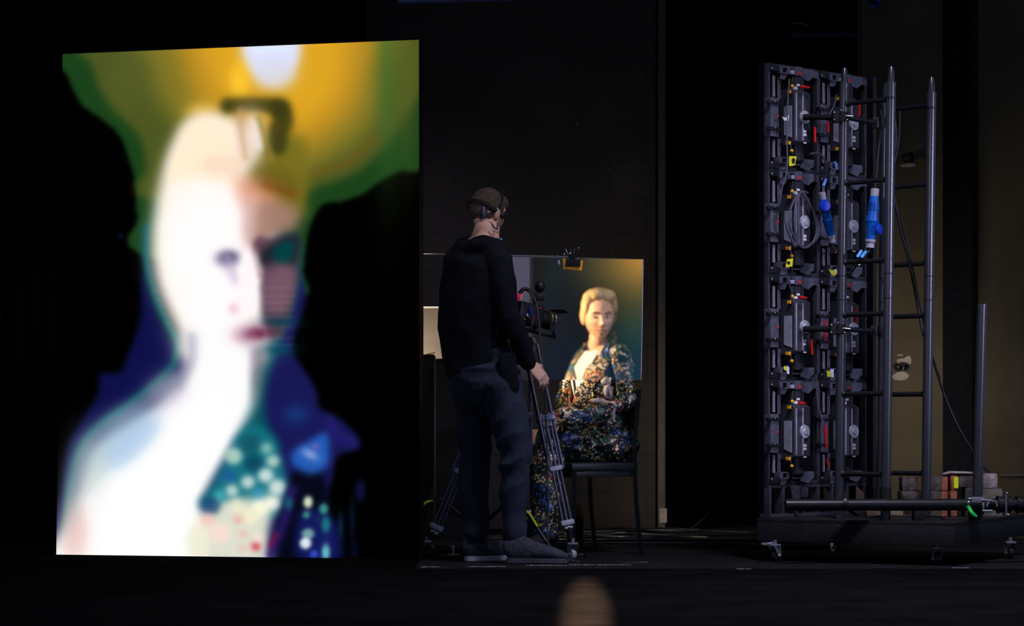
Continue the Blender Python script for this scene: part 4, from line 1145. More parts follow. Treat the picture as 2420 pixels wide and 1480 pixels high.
cm = thing('cinema_camera', 'dark film camera with pink tape and a big lens, on the tripod', 'camera', P(1250, 790, 12.14))
cf = Vector((.80, .60, -.18)).normalized(); cu = Vector((0, 0, 1)); cu = (cu - cf * cu.dot(cf)).normalized(); cr_ = cf.cross(cu); RC = X3(cf, -cr_, cu)
cc = P(1247, 745, 12.14)
def CC(x, y, z): return cc + RC @ Vector((x, y, z))
b = BM(); box(b, CC(-.01, 0, .0), (.15, .10, .11), RC, .010); box(b, CC(-.03, .01, -.065), (.12, .08, .03), RC, .005); finish('camera_body', b, M['black_metal'], cm)
b = BM(); sweep(b, [CC(.06, 0, 0), CC(.10, 0, 0), CC(.101, 0, 0), CC(.15, 0, 0)], [.038, .038, .045, .045], None, 26, True, False); lb = finish('lens', b, M['rubber'], cm)
b = BM(); ring(b, CC(.125, 0, 0), cf, .045, .003); ring(b, CC(.148, 0, 0), cf, .044, .004); finish('focus_ring', b, M['gold_ring'], lb)
b = BM(); ellipsoid(b, CC(.148, 0, 0), (.010, .040, .040), RC); finish('front_glass', b, M['lens'], lb)
b = BM(); prism(b, [CC(.17, -.06, .06), CC(.17, .06, .06), CC(.20, .07, .05), CC(.20, -.07, .05)], cu * .004)
prism(b, [P(1298, 770, 12.18), P(1312, 766, 12.19), P(1313, 780, 12.19), P(1302, 786, 12.18)], (0, .05, 0)); tube(b, CC(.02, 0, -.075), CC(.19, 0, -.075), .0075)
tube(b, CC(.19, 0, -.075), P(1304, 778, 12.2), .006); finish('matte_box_flag', b, M['black_matt'], cm)
b = BM(); sweep(b, smooth_path([P(1228, 694, 12.12), P(1238, 683, 12.12), P(1252, 688, 12.13), P(1262, 702, 12.13), P(1266, 722, 12.13)], 5), [.010] * 21, None, 12); finish('top_handle', b, M['rubber'], cm)
b = BM(); box(b, P(1226, 702, 12.10), (.026, .012, .034), Matrix.Rotation(.25, 3, 'Y'), .004); finish('tape', b, M['pink'], cm)
b = BM(); box(b, P(1232, 703, 12.10), (.004, .013, .030), Matrix.Rotation(.25, 3, 'Y'), .001); finish('tape', b, M['lime'], cm)
b = BM(); ellipsoid(b, P(1276, 678, 12.16), (.026, .026, .030)); tube(b, P(1276, 690, 12.16), P(1264, 715, 12.15), .008); finish('microphone', b, M['rubber'], cm)
b = BM(); box(b, P(1275, 702, 12.16), (.050, .04, .035), Matrix.Rotation(.2, 3, 'Y'), .005); finish('monitor', b, M['black_metal'], cm)
b = BM(); box(b, P(1255, 737, 12.07), (.014, .008, .042), Matrix.Rotation(-.2, 3, 'Y'), .003); finish('tape', b, M['blue_dark'], cm)
b = BM(); box(b, P(1275, 728, 12.11), (.018, .006, .004), None, .001); finish('tape', b, M['pink'], cm)
b = BM(); box(b, P(1261, 752, 12.06), (.005, .006, .030), Matrix.Rotation(-.1, 3, 'Y'), .001); finish('cable_tag', b, M['red'], cm)
b = BM(); box(b, P(1239, 754, 12.07), (.012, .008, .010), None, .002); finish('connector', b, M['lime'], cm)
b = BM(); ring(b, P(1248, 765, 12.07), (0.3, 1, 0), .022, .004); ellipsoid(b, P(1246, 747, 12.07), (.009, .008, .012)); finish('knob', b, M['alu'], cm)
b = BM(); ring(b, P(1243, 762, 12.07), (0.3, 1, .2), .026, .004, 20, 6, (0, 3.6)); finish('battery_cable', b, M['black_metal'], cm)
b = BM(); box(b, P(1249, 797, 12.09), (.032, .01, .010), Matrix.Rotation(-.5, 3, 'Y'), .003); box(b, P(1263, 806, 12.09), (.010, .01, .028), Matrix.Rotation(-.4, 3, 'Y'), .003); finish('base_plate', b, M['alu'], cm)
b = BM(); cable(b, [P(1250, 690, 12.10), P(1262, 706, 12.04), P(1270, 730, 12.02), P(1276, 790, 12.0), P(1282, 850, 12.0), P(1287, 920, 12.02), P(1291, 1010, 12.06), P(1296, 1180, 12.1), P(1300, 1300, 12.1), P(1370, 1330, 12.05)], .0045)
tag(finish('camera_cable', b, mat('scuffed_cable', (.045, .045, .05), .6, 0, .3, .7, 150)), 'black cable looping from the top of the film camera down past the hand', 'cable')

# ------------------------------------------------------------------ behind the man
pa = thing('scenery_panel', 'brownish panel with bright upper rim glowing in the gap left of the standing man', 'panel', (P(1090, 1200, 14.3).x, 14.3, 0))
b = BM(); box2(b, (P(1003, 0, 14.3).x - .1, 14.30, .0), (P(1104, 0, 14.3).x, 14.33, P(0, 729, 14.3).z), .002); finish('board', b, M['paper'], pa)
b = BM(); box2(b, (P(1003, 0, 14.3).x - .1, 14.26, P(0, 729, 14.3).z), (P(1104, 0, 14.3).x, 14.335, P(0, 725, 14.3).z), .003); finish('rim', b, M['warm_white'], pa)
spot_light('board_lamp', (-1.15, 13.45, 1.55), (-.42, 14.3, 1.35), 50, .9, 5.5, (1, .84, .66), .05)
k = thing('flight_case', 'black case with thin metal edge standing before the brownish panel', 'case', (P(1015, 0, 13.9).x, 13.9, 0))
b = BM(); box2(b, (P(1003, 0, 13.9).x - .3, 13.75, 0), (P(1028, 0, 13.9).x, 14.05, P(0, 838, 13.75).z), .006); finish('case_body', b, M['black_matt'], k)
b = BM(); tube(b, P(1003, 839, 13.74), P(1028, 834, 13.74), .003); finish('edge', b, M['gold_ring'], k)
k = thing('equipment_box', 'second lower dark box with thin metal edge, partly hidden by the standing man', 'box', (P(1060, 0, 13.6).x, 13.6, 0))
b = BM(); box2(b, (P(1030, 0, 13.6).x, 13.4, 0), (P(1120, 0, 13.6).x, 13.75, P(0, 849, 13.4).z), .006); finish('box_body', b, M['black_matt'], k)
b = BM(); tube(b, P(1031, 849, 13.39), P(1058, 848, 13.39), .0025); finish('edge', b, M['gold_ring'], k)
# low dolly and odds beneath
b = BM(); box2(b, P(1004, 1288, 12.75), P(1100, 1278, 13.1)); tag(finish('wooden_batten', b, mat('dark_batten', (.035, .03, .03), .8)), 'low dark batten lying just behind the left tripod foot', 'batten')
b = BM(); tube(b, P(1071, 1311, 12.60), P(1071, 1292, 12.60), .004); tube(b, P(1064, 1292, 12.60), P(1076, 1292, 12.60), .002); tube(b, P(1056, 1311, 12.58), P(1086, 1311, 12.58), .0022)
tag(finish('floor_socket_pin', b, M['alu']), 'small upright metal pin on the floor left of the man shoes', 'pin')
k = thing('small_case', 'small black case behind the chair legs with an orange bundle on it', 'case', (P(1362, 0, 13.4).x, 13.4, 0))
zc = P(0, 1223, 13.4).z
b = BM(); box2(b, (P(1342, 0, 13.4).x, 13.34, 0), (P(1378, 0, 13.4).x, 13.52, zc - .001), .004); finish('case_body', b, M['black_matt'], k)
b = BM(); box2(b, (P(1342, 0, 13.4).x - .001, 13.338, zc - .03), (P(1378, 0, 13.4).x + .001, 13.522, zc - .026), .001); finish('lid_seam', b, M['rubber'], k)
b = BM(); ellipsoid(b, (P(1368, 0, 13.4).x, 13.42, zc + .034), (.030, .03, .035)); tag(finish('cloth_bundle', b, M['terracotta']), 'dark orange bundle resting on the small black case under the seated woman', 'bundle')
b = BM(); cable(b, [P(1356, 1262, 14.9), P(1363, 1228, 14.6), P(1372, 1230, 14.55)], .006); tag(finish('cable_tie', b, M['chiffon']), 'pale strap end poking up under the chair', 'strap')

# cables along the foot of the wall
random.seed(4)
for i in range(11):
    y0 = 1254 + i * 3.2; Yf = 3974.4 / (y0 - 1000)
    r = .005 + .003 * random.random()
    Yf = min(Yf, 15.75)
    x0 = 1290 + random.uniform(-10, 120); x1 = random.uniform(1560, 1790)
    pts = []
    n = 7
    for k_ in range(n):
        t_ = k_ / (n - 1)
        xx = (x0 + (x1 - x0) * t_ - 1210) / F * Yf
        pts.append((xx, Yf + random.uniform(-.10, .10) - .10 * math.sin(t_ * 3 + i), r + .014 * (i % 3 == 0) * math.sin(math.pi * t_)))
    b = BM(); cable(b, pts, r, 8, 8)
    side = ['nearest the wall', 'close to the wall', 'in the middle of the bundle', 'toward the stage', 'nearest the chair'][min(4, i // 2)]
    tag(finish('floor_cable', b, M['rubber']), 'black cable running over the floor along the block wall', 'cable', 'cables along the foot of the block wall')
b = BM(); cable(b, [P(1600, 1262, 14.9), P(1650, 1238, 14.6), P(1700, 1180, 14.2), P(1765, 1080, 13.8)], .003)
tag(finish('slack_cable', b, M['black_metal']), 'thin slack cable rising from the floor toward the LED cabinets in the dark gap', 'cable')
b = BM(); cable(b, [P(1300, 1318, 12.45), P(1380, 1312, 12.6), P(1400, 1322, 12.35), P(1440, 1330, 12.06), P(1500, 1331, 12.0), P(1530, 1330, 12.0)], .007)
tag(finish('thick_cable', b, M['rubber']), 'thick black cable curving over the floor right of the tripod caster', 'cable')
b = BM(); box2(b, P(1559, 1236, 15.86), P(1576, 1202, 15.865)); tag(finish('paper_note', b, M['peeled'], smooth=False), 'pale paper strip stuck low on the wall corner', 'paper')
for x0, x1, y_, lab in ((1104, 1196, 1340, 'worn pale floor tape strip under the shoes of the standing man'), (1245, 1340, 1337, 'worn pale floor tape strip between shoe and caster'),
                        (1345, 1492, 1336, 'worn pale floor tape strip right of the tripod caster'), (995, 1040, 1341, 'short worn pale tape strip near the left tripod foot'),
                        (2250, 2290, 1343, 'short pale tape scrap in front of the dolly'), (1740, 1775, 1346, 'faint tape scrap between chair and dolly')):
    Yt = 3974.4 / (y_ - 1000)
    b = BM(); a = (x0 - 1210) / F * Yt; c = (x1 - 1210) / F * Yt; up = []; lo = []
    for i in range(25):
        xx = a + (c - a) * i / 24
        up.append((xx, Yt + .012 + random.uniform(-.012, .01), .0006)); lo.append((xx, Yt - .012 + random.uniform(-.012, .014), .0006))
    prism(b, up + list(reversed(lo)), (0, 0, .0012))
    tag(finish('floor_tape', b, mat('worn_tape', (.30, .29, .32), .6, var=.6, scale=60), smooth=False), lab, 'tape', None)
# ------------------------------------------------------------------ rolling dolly
DT = 0.213                                  # top of the dolly
dB = Vector((2.125, 11.70, 0)); du = Vector((-.882, .471, 0)); dv = Vector((.471, .882, 0))
dl = thing('dolly', 'low black plywood dolly on casters carrying the post tower and the LED cabinets', 'dolly', dB + du * .5 + dv * .6, math.atan2(-.471, .882))
Rd = X3(-du, dv, Vector((0, 0, 1)))
dcen = dB + du * .51 + dv * .60
b = BM(); box(b, dcen + Vector((0, 0, .204)), (1.02, 1.20, .018), Rd, .002); finish('deck', b, M['deck'], dl)
b = BM()
for off, s in ((Vector((0, -.59, 0)), (1.02, .02, .096)), (Vector((0, .59, 0)), (1.02, .02, .096)), (Vector((-.50, 0, 0)), (.02, 1.16, .096)), (Vector((.50, 0, 0)), (.02, 1.16, .096))):
    box(b, dcen + Rd @ off + Vector((0, 0, .147)), s, Rd, .002)
finish('side_board', b, M['deck'], dl)
for px_, Yc, yaw, inset in ((1832, 12.10, -.9, 0), (2214, 11.80, .15, 0), (2388, 12.36, .2, 0), (1976, 12.98, .4, 0)):
    c = P(px_, 1300, Yc); caster(dl, (c.x, c.y, 0), .92, 'rubber', yaw)
b = BM(); tube(b, P(1808, 1288, 12.10), P(1826, 1285, 12.12), .010); box(b, P(1806, 1286, 12.1), (.03, .05, .012), None, .003); finish('brake_pedal', b, M['alu'], dl)

# ------------------------------------------------------------------ post tower (box of four posts, two ladder sides)
tw = thing('truss_tower', 'tall black box tower of four round posts joined by rungs, standing on the dolly', 'truss', (1.872, 12.165, DT))
def post_pts(bx, by): return Vector((bx, by, DT + .002)), Vector((bx + .027, by, 2.36))
posts = {'l': (1.628, 12.14), 'f': (1.832, 11.955), 'r': (2.069, 12.18), 'k': (1.872, 12.38)}
for kx in 'lfrk':
    a, c = post_pts(*posts[kx])
    z1 = {'l': 2.36, 'f': 2.34, 'r': 2.32, 'k': 2.32}[kx]
    dirp = (c - a) / (c.z - a.z)
    top = a + dirp * (z1 - a.z)
    b = BM(); tube(b, a, top, .0245, 28)
    po = finish('post', b, M['post_paint'], tw)
    b = BM(); sweep(b, [top, top + dirp * .02, top + dirp * .022, top + dirp * .09, top + dirp * .10], [.0255, .0255, .019, .014, .008], None, 24, True, False)
    finish('spigot', b, M['post_paint'], po)
    b = BM()
    for zz in (1.30, 1.42):
        q = a + dirp * (zz - a.z); tube(b, q, q + dirp * .006, .0255, 28)
    if kx in 'fr': q = a + dirp * (z1 - .06 - a.z); tube(b, q, q + dirp * .010, .028, 28)
    finish('joint_ring', b, M['black_metal'], po)
for (i, j) in (('l', 'f'), ('k', 'r')):
    for y_ in (240, 429, 618, 743, 931, 1121):
        z_ = H + (1000 - y_) / F * 12.047
        pa_, pb_ = post_pts(*posts[i]), post_pts(*posts[j])
        fa = pa_[0].lerp(pa_[1], (z_ - pa_[0].z) / (pa_[1].z - pa_[0].z)); fb = pb_[0].lerp(pb_[1], (z_ - pb_[0].z) / (pb_[1].z - pb_[0].z))
        b = BM(); tube(b, fa, fb, .0125, 16); finish('rung', b, M['black_metal'], tw)
        b = BM()
        dd = (fb - fa).normalized()
        for q, s in ((fa, 1), (fb, -1)): sweep(b, [q + dd * s * .022, q + dd * s * .034], [.019, .0135], None, 14, True, False)
        finish('weld', b, M['black_metal'], [o for o in bpy.data.objects if o.parent == tw][-1])
for y_ in (1100,):
    for i, j in (('l', 'k'), ('f', 'r')):
        pass
b = BM(); a, c = post_pts(*posts['f']); tube(b, a + Vector((0, 0, .10)), a + Vector((0, 0, .16)), .029, 24); finish('tape_wrap', b, M['rubber'], tw)

# pipe base
pb = thing('base_pipe', 'thick dark horizontal pipe lying across the dolly in front of the tower', 'pipe', (2.0, 11.92, DT))
pa0, pa1 = P(1856, 1192, 11.86), P(2600, 1196, 12.0)
ZP = DT + .077
pa0.z = ZP; pa1.z = ZP
b = BM(); tube(b, pa0, pa1, .029, 28); finish('pipe', b, M['black_metal'], pb)
def on_pipe(t): return pa0.lerp(pa1, t)
pdir = (pa1 - pa0).normalized()
for t_ in (.42, .60):
    q = on_pipe(t_); b = BM(); box(b, Vector((q.x, q.y + .01, DT + .0245)), (.05, .08, .046), None, .004); finish('pipe_rest', b, M['black_matt'], pb)
sp = thing('upright_post', 'short lone dark post clamped right of the tower, reaching half its height', 'post', P(2310, 1226, 12.10))
b = BM(); q0 = P(2308, 1228, 12.10); q0.z = DT + .001; tube(b, q0, P(2321, 719, 12.10), .0250, 28); finish('post', b, M['post_paint'], sp)
cw_ = thing('pipe_clamp', 'silver pipe clamp with green lever joining lone post and base pipe', 'clamp', P(2318, 1228, 11.90))
qc = P(2316, 1196, 11.93)
b = BM(); ring(b, qc + Vector((.012, -.01, .002)), (1, -.15, 0), .038, .007, 26, 8)
ring(b, qc + Vector((.055, -.02, .0)), (.1, -1, 0), .024, .0055, 22, 8, (-1.7, 1.7)); tube(b, P(2318, 1182, 11.88), P(2345, 1184, 11.88), .006); tube(b, P(2322, 1208, 11.88), P(2345, 1208, 11.88), .006)
box(b, P(2308, 1182, 11.88), (.05, .03, .030), None, .006); finish('clamp_band', b, M['alu'], cw_)
b = BM(); sweep(b, smooth_path([P(2290, 1200, 11.88), P(2296, 1212, 11.86), P(2306, 1221, 11.86)], 5), [.009] * 11, None, 12); tube(b, P(2286, 1196, 11.88), P(2300, 1217, 11.88), .010)
finish('lever', b, M['green'], cw_)
b = BM()
for x_, y_ in ((2292, 1180), (2299, 1178), (2289, 1188)): ellipsoid(b, P(x_, y_, 11.88), (.012, .008, .009))
finish('wing_nut', b, M['chrome'], cw_)
for x_, lab in ((2372, 'black swivel clamp on the base pipe, nearer to the green-levered silver clamp'), (2418, 'black swivel clamp on the base pipe, farther from the lone post than its twin')):
    c_ = thing('swivel_clamp', lab, 'clamp', P(x_, 1215, 11.9), 0, None)
    t_ = (P(x_, 1190, 11.97).x - pa0.x) / (pa1.x - pa0.x); q = on_pipe(t_)
    b = BM(); tube(b, q - pdir * .03, q + pdir * .03, .040, 24); ring(b, q - pdir * .032, pdir, .040, .005); finish('collar', b, M['black_metal'], c_)
    b = BM(); tube(b, q + Vector((.0, -.045, .06)), q + Vector((.0, -.045, -.055)), .006); ellipsoid(b, q + Vector((.004, -.05, .055)), (.007, .007, .008)); ellipsoid(b, q + Vector((.010, -.05, -.050)), (.009, .008, .008)); finish('bolt', b, M['chrome'], c_)

# blocks stacked on the dolly behind the pipe
def block(name, lab, cat, x0, y0, x1, y1, Y, m, depth=.12, end=None, z0=None, group=None, bev=.004):
    a = P(x0, y1, Y); c = P(x1, y0, Y)
    zb = a.z if z0 is None else z0
    t = thing(name, lab, cat, ((a.x + c.x) / 2, Y + depth / 2, zb), 0, group)
    b = BM(); box2(b, (a.x, Y, zb), (c.x, Y + depth, c.z), bev)
    finish('block_body', b, M[m], t)
    if end:
        for (ex0, ex1) in end:
            b = BM(); box2(b, (P(ex0, 0, Y).x, Y - .004, zb + .002), (P(ex1, 0, Y).x, Y + depth * .8, c.z - .002), .001); finish('end_grain', b, M['wood_red'], t)
    return t
Yb = 12.36
zt = lambda y, Y=Yb: H + (1000 - y) / F * Y
block('wooden_block', 'long weathered wooden block on the dolly, lowest of the left pile', 'block', 2130, 1188, 2238, 1226, Yb, 'wood_grey', .14, [(2225, 2239)], DT + .001)
block('wooden_block', 'weathered wooden block, middle layer of the left pile behind the pipe', 'block', 2131, 1161, 2238, 1188, Yb, 'wood_grey', .14, [(2225, 2239)], zt(1187.6))
block('wooden_block', 'grey weathered block on top of the left pile, under the red stick', 'block', 2133, 1127, 2174, 1160.5, Yb, 'wood_grey', .12, [(2169, 2174.5)], zt(1160.6))
block('wooden_block', 'grey weathered block with red-brown end, on top of the pile by the right post', 'block', 2190, 1127, 2239, 1160.5, Yb, 'wood_grey', .12, [(2226, 2239.5)], zt(1160.6))
block('wooden_stick', 'reddish stick bridging the top of the left block pile', 'stick', 2149, 1122, 2189, 1127, Yb, 'wood_red', .03, None, zt(1126.8), None, .001)
block('wooden_block', 'upright red-brown block behind the pipe, below the lime taped one', 'block', 2247, 1161, 2262, 1226, Yb + .02, 'wood_red', .10, None, DT + .001)
bt = block('wooden_block', 'narrow red-brown block marked with bright lime tape', 'block', 2248, 1125, 2264, 1160.5, Yb + .02, 'wood_red', .10, None, zt(1160.9, Yb + .02))
b = BM(); box2(b, P(2254, 1154, Yb + .016), P(2265, 1128, Yb + .012)); finish('tape', b, M['lime'], bt, smooth=False)
block('concrete_block', 'dark rough block below the capped stone, left of the lone post', 'block', 2282, 1152, 2312, 1226, Yb + .05, 'wood_grey', .12, None, DT + .001)
t_ = block('concrete_block', 'rough grey stone with pale cap between lime tape and lone post', 'block', 2266, 1124, 2320, 1152, Yb + .05, 'wood_grey', .12, None, zt(1151.5, Yb + .05))
b = BM()
a = P(2226, 1121, Yb + .06); c = P(2320, 1116, Yb + .06)
sweep(b, [P(2228, 1121, Yb + .1), P(2245, 1117.5, Yb + .1), P(2280, 1118.5, Yb + .1), P(2318, 1120, Yb + .1)], [(.05, .004), (.06, .009), (.06, .009), (.05, .008)], (0, 1, 0), 12)
finish('cap', b, M['stone'], t_)
block('concrete_block', 'beige concrete block right of the lone post, lower one', 'block', 2322, 1156, 2369, 1226, Yb, 'stone_beige', .13, None, DT + .001)
block('concrete_block', 'pale pinkish rough stone block right of the lone post, upper one', 'block', 2323, 1120, 2358, 1155, Yb, 'stone', .12, None, zt(1155.8), None, .008)
b = BM(); box2(b, (P(2048, 0, 12.35).x, 12.33, DT + .001), (P(2133, 0, 12.35).x, 12.42, DT + .03), .002); tag(finish('plank', b, M['plank']), 'pale brown plank lying on the dolly beneath the base pipe', 'plank')
b = BM(); sweep(b, smooth_path([P(1996, 1180, 11.84), P(2003, 1194, 11.83), P(2010, 1208, 11.85), P(2026, 1220, 11.93)] , 5), [(.012, .0015)] * 16, (1, 0, 0), 8)
tag(finish('strap', b, M['black_metal']), 'flat dark strap dangling from the base pipe to the dolly', 'strap')
b = BM(); cable(b, [P(2045, 1222, 12.05), P(2090, 1220, 12.1), P(2160, 1220, 12.1), P(2215, 1222, 12.0), P(2232, 1228, 11.9)], .004); tag(finish('dolly_cable', b, M['rubber']), 'black cable lying on the dolly deck below the base pipe', 'cable')

# ------------------------------------------------------------------ LED cabinets seen from the back
ang = math.atan2(.6765, .7364)
O = Vector((1.262, 12.20, 0)); Ur = Vector((math.cos(ang), math.sin(ang), 0)); Nn = Vector((math.sin(ang), -math.cos(ang), 0))
CWD, CHT = .384, .5268
Z0 = H - 145 * 12.2 / F
def L_(h, v, d):
    """local cabinet point: h photo px across, v photo px above the centre, d metres proud"""
    return Vector(((h - 318 * d) / 302, -d, CHT / 2 + v * .00211))
def lbox(b, h0, h1, v0, v1, d0, d1, bev=.0015):
    """box whose camera-facing outline spans h0..h1 px at depth d1"""
    x0, x1 = (h0 - 318 * d1) / 302, (h1 - 318 * d1) / 302
    box2(b, (x0, -d1, CHT / 2 + v0 * .00211), (x1, -d0, CHT / 2 + v1 * .00211), bev)
def make_cabinet():
    r = thing('led_cabinet', 'x', 'led panel', (0, 0, 0), ang, 'LED cabinets seen from behind')
    fin = lambda n, b, m, p=r, **k: finish(n, b, M[m], p, local=True, **k)
    b = BM(); box2(b, (0, 0, 0), (CWD, .035, CHT), .002)
    fin('face_panel', b, 'curtain')
    b = BM()
    for (x0, x1, z0, z1) in ((0, .012, 0, CHT), (CWD - .012, CWD, 0, CHT), (0, CWD, 0, .014), (0, CWD, CHT - .014, CHT)):
        box2(b, (x0, -.03, z0), (x1, 0, z1), .002)
    fin('frame', b, 'grey_dark')
    # side rails with coiled springs, above and below the latch box
    for v0, v1 in ((42, 100), (-102, -52)):
        b = BM()
        for h in (9, 31, 35): tube(b, L_(h, v0, .02), L_(h, v1, .02), .0042, 8)
        fin('rail', b, 'grey_cast')
        b = BM(); pts = []
        for i in range(90):
            t = i / 89; pts.append(L_(21, v0 + 4 + (v1 - v0 - 8) * t, .02) + Vector((.008 * math.cos(i * 1.25), .008 * math.sin(i * 1.25), 0)))
        sweep(b, pts, [.0018] * 90, None, 5, True, False); fin('spring', b, 'grey_light')
    b = BM(); lbox(b, 14, 33, -50, 42, 0, .045, .003); lb_ = fin('latch_box', b, 'grey_cast')
    b = BM()
    for v in (30, -32): 
        lbox(b, 10, 36, v - 4, v + 4, .03, .055, .002); 
    fin('clip', b, 'black_metal', lb_)
    b = BM()
    for v in (30, -32): ellipsoid(b, L_(24, v + 2, .056), (.004, .003, .004))
    fin('screw', b, 'chrome', lb_)
    b = BM(); ellipsoid(b, L_(31, -2, .047), (.005, .004, .008)); fin('button', b, 'red', lb_)
    b = BM(); lbox(b, 14, 33, 106, 124, 0, .04, .002); lbox(b, 14, 33, -124, -108, 0, .04, .002); cb = fin('corner_block', b, 'black_metal')
    b = BM()
    for v in (-112, 112): ellipsoid(b, L_(17, v, .042), (.0035, .002, .0035))
    fin('screw', b, 'white', cb)
    # die-cast cross members with windows
    b = BM()
    for v in (111, -104):
        s = 1 if v > 0 else -1
        lbox(b, 36, 112, v + 5, v + 8, 0, .05); lbox(b, 36, 112, v - 9, v - 6, 0, .05)
        for h in (36, 52, 84, 108): lbox(b, h, h + 6, v - 9, v + 8, 0, .05)
        prism(b, [L_(84, v - 14, .055), L_(100, v - 20, .055), L_(112, v - 8, .055), L_(112, v + 8, .055), L_(88, v + 8, .055)], (0, .01, 0))
        prism(b, [L_(36, v - 22, .04), L_(46, v - 22, .04), L_(54, v - 6, .04), L_(36, v - 6, .04)], (0, .01, 0))
    fin('cross_member', b, 'grey_cast')
    b = BM(); lbox(b, 70, 86, 100, 122, .02, .066); db = fin('data_box', b, 'grey_cast')
    b = BM(); lbox(b, 60, 69, 103, 112, .02, .060); fin('socket', b, 'grey_light', db)
    b = BM(); lbox(b, 78, 83, 103, 110, .06, .070, .001); fin('button', b, 'red', db)
    # lobed plate where cabinets lock together
    b = BM(); pl = []
    for i in range(26):
        t = 2 * math.pi * i / 26; pl.append(L_(122 + 8 * math.cos(t), 112 + (12 + 4 * math.cos(2 * t)) * math.sin(t), .03))
    prism(b, pl, (0, .012, 0)); fin('lock_plate', b, 'grey_cast')
    # ribbed duct above and below the power box
    b = BM()
    for v0, v1 in ((62, 98), (-102, -62)):
        lbox(b, 70, 90, v0, v1, 0, .06)
        for i in range(7): lbox(b, 72 + i * 2.6, 73 + i * 2.6, v0 + 2, v1 - 2, .058, .064, 0)
    fin('duct', b, 'grey_dark')
    # power box: chamfered body with pale flank, ridges, disc
    b = BM(); d1 = .092
    prof = [(-66, .0), (-66, .06), (-58, d1), (58, d1), (66, .06), (66, .0)]
    x0, x1 = (66 - 318 * d1) / 302, (103 - 318 * d1) / 302
    poly_ = [Vector((x0, -d, CHT / 2 + v * .00211)) for v, d in prof]
    prism(b, poly_, (x1 - x0, 0, 0)); pw = fin('power_box', b, 'grey_dark', smooth=False)
    b = BM(); fl = [Vector((x0 - .002, -.03, CHT / 2 + v * .00211)) for v in (-40, -30, 26, 30)]
    xx = x0 - .004
    q = [Vector((xx, -.028, CHT / 2 - 42 * .00211)), Vector((xx, -.028, CHT / 2 + 26 * .00211)), Vector((xx, -.078, CHT / 2 + 26 * .00211)), Vector((xx, -.078, CHT / 2 - 50 * .00211))]
    prism(b, q, (.003, 0, 0)); fin('flank_plate', b, 'grey_light', pw, smooth=False)
    b = BM()
    for h in (69, 84): 
        x_ = (h - 318 * d1) / 302
        box2(b, (x_, -d1 - .006, CHT / 2 - 56 * .00211), (x_ + .007, -d1 + .004, CHT / 2 + 56 * .00211), .002)
    fin('ridge', b, 'grey_light', pw)
    b = BM(); c_ = L_(91, 0, d1 + .004); tube(b, c_ + Vector((0, .006, 0)), c_ - Vector((0, .004, 0)), .036, 30, .033)
    tube(b, c_, c_ - Vector((0, .009, 0)), .018, 24, .014); fin('disc', b, 'disc', pw)
    b = BM()
    for v0, v1 in ((-36, -30), (-44, -38), (-62, -59)): lbox(b, 88, 95, v0, v1, d1 - .001, d1 + .001, 0)
    fin('label_strip', b, 'white', pw, smooth=False)
    # power tails with orange collars
    b = BM(); cable(b, [L_(60, -46, .05), L_(57, -66, .07), L_(61, -84, .07), L_(62, -104, .06), L_(60, -124, .05)], .008, 6, 8); tl = fin('power_tail', b, 'rubber')
    b = BM(); lbox(b, 54.5, 59, -68, -60, .06, .084, .001); ellipsoid(b, L_(61, -82, .078), (.010, .010, .009)); fin('orange_collar', b, 'orange', tl)
    b = BM(); cable(b, [L_(64, 44, .05), L_(58, 55, .07), L_(60, 70, .07), L_(64, 96, .05)], .008, 6, 8); tl = fin('power_tail', b, 'rubber')
    b = BM(); ellipsoid(b, L_(62, 72, .078), (.010, .009, .009)); lbox(b, 57, 60, 54, 62, .06, .08, .001); fin('orange_collar', b, 'orange', tl)
    b = BM(); lbox(b, 68, 75, 66, 73, .058, .07, .001); lbox(b, 74, 80, 75, 80, .058, .07, .001); fin('label_strip', b, 'white', smooth=False)
    return r
proto = make_cabinet()
rows = ['lowest row', 'second row from the bottom', 'third row from the bottom', 'top row']
for ci in range(2):
    for ri in range(4):
        o = proto if (ci == 0 and ri == 0) else copy_tree(proto)
        q = O + Ur * (CWD * ci + .0005 * ci)
        o.location = (q.x, q.y, Z0 + ri * (CHT + .0005))
        o['label'] = 'LED cabinet back, %s, %s' % (rows[ri], 'left column at the dark gap' if ci == 0 else 'right column behind the left post')
# legs of the cabinet wall
fr = thing('cabinet_base', 'dark base frame under the lowest LED cabinets, standing on the dolly', 'frame', O + Vector((0, 0, DT)), ang)
b = BM(); box2(b, (0, -.05, DT - DT + .001), (CWD * 2, .03, .02), .002)
for x_ in (.0, .10, .18, .26, .37, .48, .60, .74): box2(b, (x_, -.035, .015), (x_ + .018, .02, Z0 - DT - .004), .002)
prism(b, [Vector((.13, -.06, Z0 - DT - .01)), Vector((.22, -.06, Z0 - DT - .01)), Vector((.19, -.06, .02)), Vector((.17, -.06, .02))], (0, .02, 0))
box2(b, (.20, -.06, .10), (.27, -.03, .15), .003); box2(b, (.0, -.03, Z0 - DT - .02), (CWD * 2, .02, Z0 - DT - .003), .002)
finish('base_bar', b, M['grey_dark'], fr, local=True)
b = BM(); box2(b, (CWD * 2 + .002, -.07, .0), (CWD * 2 + .03, .035, Z0 - DT + 4 * CHT)); finish('end_cheek', b, M['black_metal'], fr, local=True)
b = BM(); box2(b, (-.006, .0, .05), (-.001, .035, Z0 - DT + 4 * CHT + .005)); finish('end_cheek', b, M['curtain'], fr, local=True)

